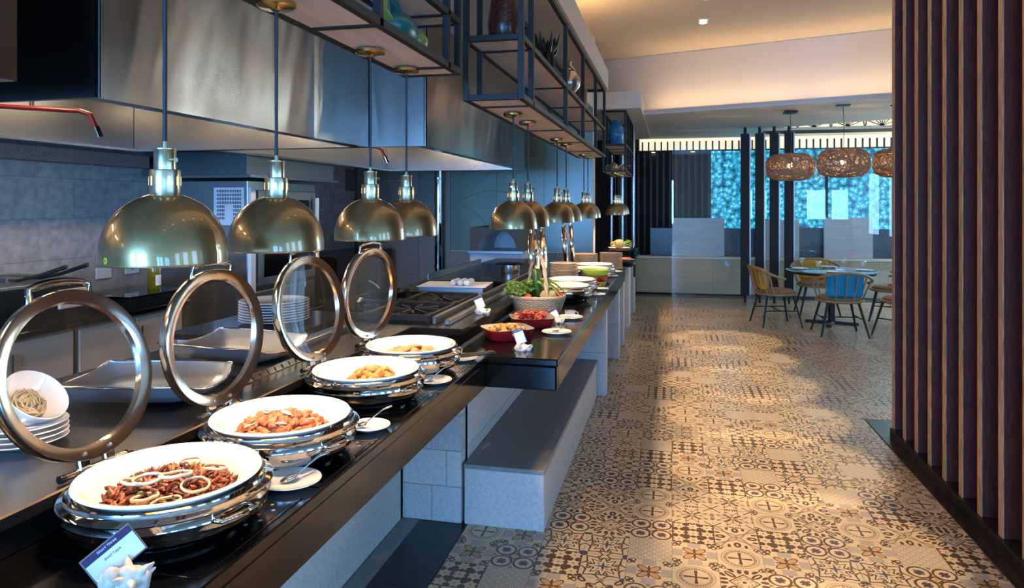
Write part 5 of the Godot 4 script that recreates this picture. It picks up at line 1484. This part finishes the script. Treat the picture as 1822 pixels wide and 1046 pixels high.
# ------------------------------------------------------------------ far salad counter
func build_far_counter():
	var t = thing("black_riser", "black riser on the far counter under the salad platters", "riser", Vector3(-0.74, TOP, -10.35))
	obj("riser_top", G.new().box(Vector3(0, 0.12, 0), Vector3(0.4, 0.02, 1.2), 0.003), "black_granite", t)
	for z in [-0.5, 0.5]: obj("riser_leg", G.new().box(Vector3(0, 0.055, z), Vector3(0.36, 0.11, 0.03), 0.003), "black_granite", t)
	for s in [[-9.95, "stoneware", "oval beige platter of carved melon on the far riser"], [-10.35, "porcelain", "oval white platter of leaves on the far riser"], [-10.75, "red_enamel", "oval red platter of peppers on the far riser"]]:
		var o = plate("salad_platter", Vector3(-0.72, TOP + 0.131, s[0]), 0.16, s[2], "platters on the far riser", s[1], 0.02)
	for k in 9:
		var gl = G.new()
		for q in 22:
			var a = q * 2.4
			gl.blob(Vector3(cos(a) * 0.05 * sqrt(q / 22.0), 0.02 + 0.05 * (1 - q / 22.0), sin(a) * 0.05 * sqrt(q / 22.0)), Vector3(0.026, 0.006, 0.02), bump, 0.7, 0.6, 7, 5, Basis.from_euler(Vector3(rng.randf() - 0.5, a, rng.randf() - 0.5)))
		var o = obj("lettuce_head", gl, ["leaf_light", "leaf", "yellow_glaze"][k % 3])
		o.position = Vector3(-0.74 + 0.10 * sin(k * 2.0), TOP + 0.145, -10.1 - k * 0.085)
		tag(o, "loose curly lettuce head on the far salad platters", "lettuce", "lettuce on the far platters")
	var c = obj("cauliflower", G.new().blob(Vector3.ZERO, Vector3(0.07, 0.06, 0.07), bump, 0.4, 0.8, 20, 14), "melon")
	c.position = Vector3(-0.72, TOP + 0.20, -9.95)
	tag(c, "pale cauliflower head on the far beige platter", "cauliflower")
	for k in 4:
		var o = obj("tomato", G.new().blob(Vector3.ZERO, Vector3(0.035, 0.03, 0.035), null, 0, 1, 14, 10), "tomato")
		o.position = Vector3(-0.66 + 0.03 * (k % 2), TOP + 0.165, -10.68 - k * 0.055)
		tag(o, "red pepper on the far red platter", "pepper", "peppers on the far platter")
	plate("cold_cut_platter", Vector3(-0.62, TOP, -9.62), 0.13, "white platter of pink cold cuts before the far riser", "")
	for k in 8:
		var o = obj("ham_slice", G.new().blob(Vector3.ZERO, Vector3(0.04, 0.005, 0.03), bump, 0.3, 0.4, 12, 6), "ham")
		o.position = Vector3(-0.62 + cos(k * 0.8) * 0.055, TOP + 0.018 + k * 0.002, -9.62 + sin(k * 0.8) * 0.055)
		tag(o, "folded pink ham slice on the far cold-cut platter", "ham", "ham slices on the far platter")
	t = obj("blue_cup", G.new().lathe([Vector2(0, 0), Vector2(0.03, 0), Vector2(0.045, 0.09), Vector2(0.042, 0.09), Vector2(0.027, 0.006), Vector2(0, 0.006)], 20), "teal_glaze")
	t.position = Vector3(-0.55, TOP, -10.9)
	tag(t, "small teal cup at the far counter's edge", "cup")

# ------------------------------------------------------------------ dining corner
var chair0
func chair(at, turn, cushion, label):
	if chair0 == null:
		chair0 = thing("rattan_chair", "", "chair", Vector3.ZERO, 0.0, "rattan armchairs round the dining table")
		obj("seat", G.new().lathe([Vector2(0, 0.42), Vector2(0.22, 0.42), Vector2(0.245, 0.435), Vector2(0.245, 0.45), Vector2(0.22, 0.46), Vector2(0, 0.455)], 28), "chair_wood", chair0)
		obj("seat_pad", G.new().lathe([Vector2(0.21, 0.461), Vector2(0.215, 0.475), Vector2(0.19, 0.495), Vector2(0, 0.5)], 28), "seat_tan", chair0)
		var p = []
		for q in 25:
			var a = lerpf(-1.85, 1.85, q / 24.0)
			p.append(Vector3(sin(a) * 0.30, 0.66 + 0.15 * pow(maxf(cos(a * 0.82), 0.0), 1.5), 0.06 + cos(a) * 0.25))
		obj("back_hoop", G.new().tube(p, 0.017, 8), "chair_wood", chair0)
		for q in 9:
			var a = lerpf(-1.5, 1.5, q / 8.0)
			var top = Vector3(sin(a) * 0.30, 0.66 + 0.15 * pow(maxf(cos(a * 0.82), 0.0), 1.5), 0.06 + cos(a) * 0.25)
			obj("back_slat", G.new().tube([Vector3(sin(a) * 0.225, 0.45, cos(a) * 0.2), (Vector3(sin(a) * 0.25, 0.55, 0.03 + cos(a) * 0.22) + top * 0.1) / 1.1, top], 0.011, 6, false, 0.7), "chair_wood", chair0)
		for s in [[-1, -1], [1, -1], [1, 1], [-1, 1]]:
			obj("leg", G.new().tube([Vector3(s[0] * 0.15, 0.43, s[1] * 0.15), Vector3(s[0] * 0.235, 0.0, s[1] * 0.23)], [0.015, 0.01], 8), "black_metal", chair0)
		for s in [-1, 1]:
			obj("stretcher", G.new().tube([Vector3(s * 0.19, 0.22, -0.19), Vector3(s * 0.19, 0.22, 0.19)], 0.008, 6), "black_metal", chair0)
		obj("cross_stretcher", G.new().tube([Vector3(-0.19, 0.22, 0), Vector3(0.19, 0.22, 0)], 0.008, 6), "black_metal", chair0)
		var cu = obj("back_cushion", G.new().box(Vector3.ZERO, Vector3(0.36, 0.30, 0.09), 0.035), cushion, chair0)
		cu.position = Vector3(0, 0.645, 0.20); cu.rotation.x = 0.12
		chair0.scale = Vector3(1.2, 1.0, 1.15)
		chair0.position = at; chair0.rotation.y = turn; chair0.set_meta("label", label)
		return
	var o = dup(chair0, at, turn, label)
	o.get_node("back_cushion").material_override = M[cushion]

func build_dining():
	var c = Vector3(2.17, 0, -10.45)
	var t = thing("dining_table", "round glass-topped dining table on a black cross-foot pedestal", "table", c)
	obj("glass_top", G.new().lathe([Vector2(0, 0.735), Vector2(0.585, 0.735), Vector2(0.6, 0.742), Vector2(0.6, 0.746), Vector2(0.585, 0.75), Vector2(0, 0.75)], 48), "table_glass", t)
	obj("under_ring", G.new().lathe([Vector2(0.53, 0.70), Vector2(0.56, 0.70), Vector2(0.56, 0.734), Vector2(0.53, 0.734), Vector2(0.53, 0.70)], 48), "black_metal", t)
	obj("pedestal", G.new().lathe([Vector2(0, 0.03), Vector2(0.045, 0.03), Vector2(0.045, 0.734), Vector2(0, 0.734)], 20), "black_metal", t)
	for k in 4:
		var a = k * PI / 2 + 0.3
		obj("foot", G.new().bar(Vector3(cos(a) * 0.04, 0.025, sin(a) * 0.04), Vector3(cos(a) * 0.34, 0.018, sin(a) * 0.34), 0.06, 0.035), "black_metal", t)
		obj("support_arm", G.new().bar(Vector3(0, 0.717, 0), Vector3(cos(a) * 0.54, 0.717, sin(a) * 0.54), 0.03, 0.025), "black_metal", t)
	chair(Vector3(2.09, 0, -9.62), 0.05, "cushion_blue", "rattan chair with a blue back cushion facing the table, its back to the aisle")
	chair(Vector3(1.40, 0, -10.2), PI / 2 + PI + 0.2, "cushion_yellow", "rattan chair with a mustard cushion beside the divider posts, seen side on")
	chair(Vector3(2.15, 0, -11.35), PI, "cushion_yellow", "rattan chair with a mustard cushion on the table's far side")
	chair(Vector3(3.06, 0, -10.95), PI / 2 - 0.3, "cushion_yellow", "rattan chair with a mustard cushion half hidden by the slat screen")
	chair(Vector3(2.86, 0, -9.66), 0.8, "seat_tan", "rattan chair with a tan cushion next to the screen's end")
	for k in 4:
		var a = k * PI / 2 + 0.1
		plate("dinner_plate", c + Vector3(cos(a) * 0.4, 0.75, sin(a) * 0.4), 0.12, "white place plate on the glass dining table", "place plates on the dining table", "porcelain")
		var gl = thing("wine_glass", "clear stemmed glass on the dining table", "glass", c + Vector3(cos(a + 0.5) * 0.42, 0.75, sin(a + 0.5) * 0.42), 0.0, "glasses on the dining table")
		obj("foot", G.new().lathe([Vector2(0, 0), Vector2(0.032, 0), Vector2(0.004, 0.006), Vector2(0.004, 0.07), Vector2(0, 0.07)], 16), "cup_glass", gl)
		obj("glass_bowl", G.new().lathe([Vector2(0.004, 0.07), Vector2(0.03, 0.085), Vector2(0.036, 0.12), Vector2(0.03, 0.15)], 16), "cup_glass", gl)
	# woven pendants
	var spots = [[Vector3(1.61, 2.18, -10.32), "oblate woven rattan pendant hanging nearest the divider posts"], [Vector3(2.21, 2.21, -9.95), "oblate woven rattan pendant hanging over the dining table"], [Vector3(2.93, 2.21, -10.1), "oblate woven rattan pendant half hidden by the slat screen"]]
	var p0
	for s in spots:
		var o
		if p0 == null:
			p0 = thing("pendant_lamp", s[1], "pendant lamp", s[0], 0.0, "rattan pendants over the dining corner")
			o = p0
			var g = G.new()
			for k in 84:
				var ax = Basis.from_euler(Vector3(rng.randf() * PI, rng.randf() * TAU, rng.randf() * PI))
				var p = []
				var off = rng.randf() * 1.2 - 0.6
				for q in 30:
					var a = TAU * q / 30
					var d = ax * Vector3(cos(a) * sqrt(1 - off * off), off, sin(a) * sqrt(1 - off * off))
					d *= 1.0 + 0.03 * sin(a * 3 + k)
					p.append(Vector3(d.x * 0.31, 0.185 * signf(d.y) * pow(absf(d.y), 0.8), d.z * 0.31) * (1.0 + 0.10 * pow(sin(2.0 * acos(clampf(d.y, -1, 1))), 2)))
				g.tube(p, 0.008, 4, true, 0.6)
			obj("woven_shade", g, "rattan", p0)
			obj("pendant_bulb", G.new().blob(Vector3(0, 0.02, 0), Vector3(0.035, 0.045, 0.035), null, 0, 1, 14, 10), "pendant_bulb", p0)
			obj("socket", G.new().at(Vector3(0, 0.06, 0)).lathe([Vector2(0, 0), Vector2(0.02, 0), Vector2(0.02, 0.08), Vector2(0, 0.08)], 14), "black_metal", p0)
			obj("cord", G.new().tube([Vector3(0, 0.13, 0), Vector3(0.015, 0.4, 0.01), Vector3(0, 0.7, 0), Vector3(0, 0.755, 0)], 0.004, 6), "black_metal", p0)
			obj("ceiling_plate", G.new().box(Vector3(0, 0.76, 0), Vector3(0.17, 0.03, 0.17), 0.004), "dark_bronze", p0)
			var l := OmniLight3D.new()
			l.name = "pendant_light"
			l.light_color = Color(1.0, 0.88, 0.7)
			l.light_energy = 0.3
			l.light_size = 0.035
			l.omni_range = 8.0
			l.shadow_enabled = true
			p0.add_child(l, true)
			l.position = Vector3(0, 0.02, 0)
		else:
			o = dup(p0, s[0], rng.randf() * TAU, s[1])

func _ready():
	rng.seed = 20
	bump.seed = 4
	bump.frequency = 0.02
	# camera: level, looking a little left of the aisle, with the lens shifted down
	var cam := Camera3D.new()
	cam.name = "camera"
	add_child(cam)
	cam.position = Vector3(0, 1.65, 0)
	cam.rotation.y = atan(284.0 / F)
	cam.near = 0.05
	cam.far = 60.0
	cam.projection = Camera3D.PROJECTION_FRUSTUM
	cam.size = 1046.0 / F * 0.05
	cam.frustum_offset = Vector2(0, -158.0 / F * 0.05)
	cam.current = true
	# sky, exposure
	var env := Environment.new()
	var sky := Sky.new()
	var sm := ProceduralSkyMaterial.new()
	sm.sky_top_color = Color(0.30, 0.52, 0.85)
	sm.sky_horizon_color = Color(0.62, 0.80, 0.98)
	sm.ground_horizon_color = Color(0.5, 0.62, 0.72)
	sm.ground_bottom_color = Color(0.3, 0.36, 0.4)
	sky.sky_material = sm
	env.background_mode = Environment.BG_SKY
	env.sky = sky
	env.background_energy_multiplier = 1.6
	env.tonemap_mode = Environment.TONE_MAPPER_LINEAR
	env.tonemap_exposure = 1.12
	env.sdfgi_enabled = true
	env.ssao_enabled = true
	env.ssil_enabled = true
	var we := WorldEnvironment.new()
	we.name = "world"
	we.environment = env
	add_child(we)
	# daylight through the windows behind the viewer and beside the dining corner
	for x in [[-3.65, 1.25], [-1.75, 1.25], [-0.42, 1.0], [3.25, 0.85], [4.28, 0.8], [6.1, 0.75], [7.05, 0.65]]: day_light(Vector3(x[0], 1.8 if x[0] < 2 else 1.67, 7.15), 0.0, x[1], 1.95 if x[0] < 2 else 1.25, (36.0 if x[0] < 2 else 9.0) * x[1])
	for z in [[-11.9, 1.6], [-9.7, 1.6], [-7.5, 1.6], [-3.9, 1.6], [-1.5, 10.0], [1.1, 10.0], [3.7, 10.0]]: day_light(Vector3(7.5, 1.7, z[0]), PI / 2, 1.35, 2.3, z[1], Color(0.56, 0.78, 1.0))
	for x in [[4.59, 0.16], [5.14, 0.16], [5.89, 0.16], [6.82, 0.22]]: day_light(Vector3(x[0], 2.2, -13.98), PI, x[1], 2.9, 34.0 * x[1], Color(0.86, 0.96, 1.0))  # added strip lights at the unseen far slits, for the hood streaks
	make_materials()
	mat("dull_dark", [74, 66, 58], 0.6)
	build_floor()
	build_room()
	build_slat_wall()
	build_lounge()
	build_counters()
	build_hoods()
	build_shelves()
	build_lamps()
	build_dishes()
	build_counter_things()
	build_basket()
	build_kitchen()
	build_far_counter()
	build_dining()
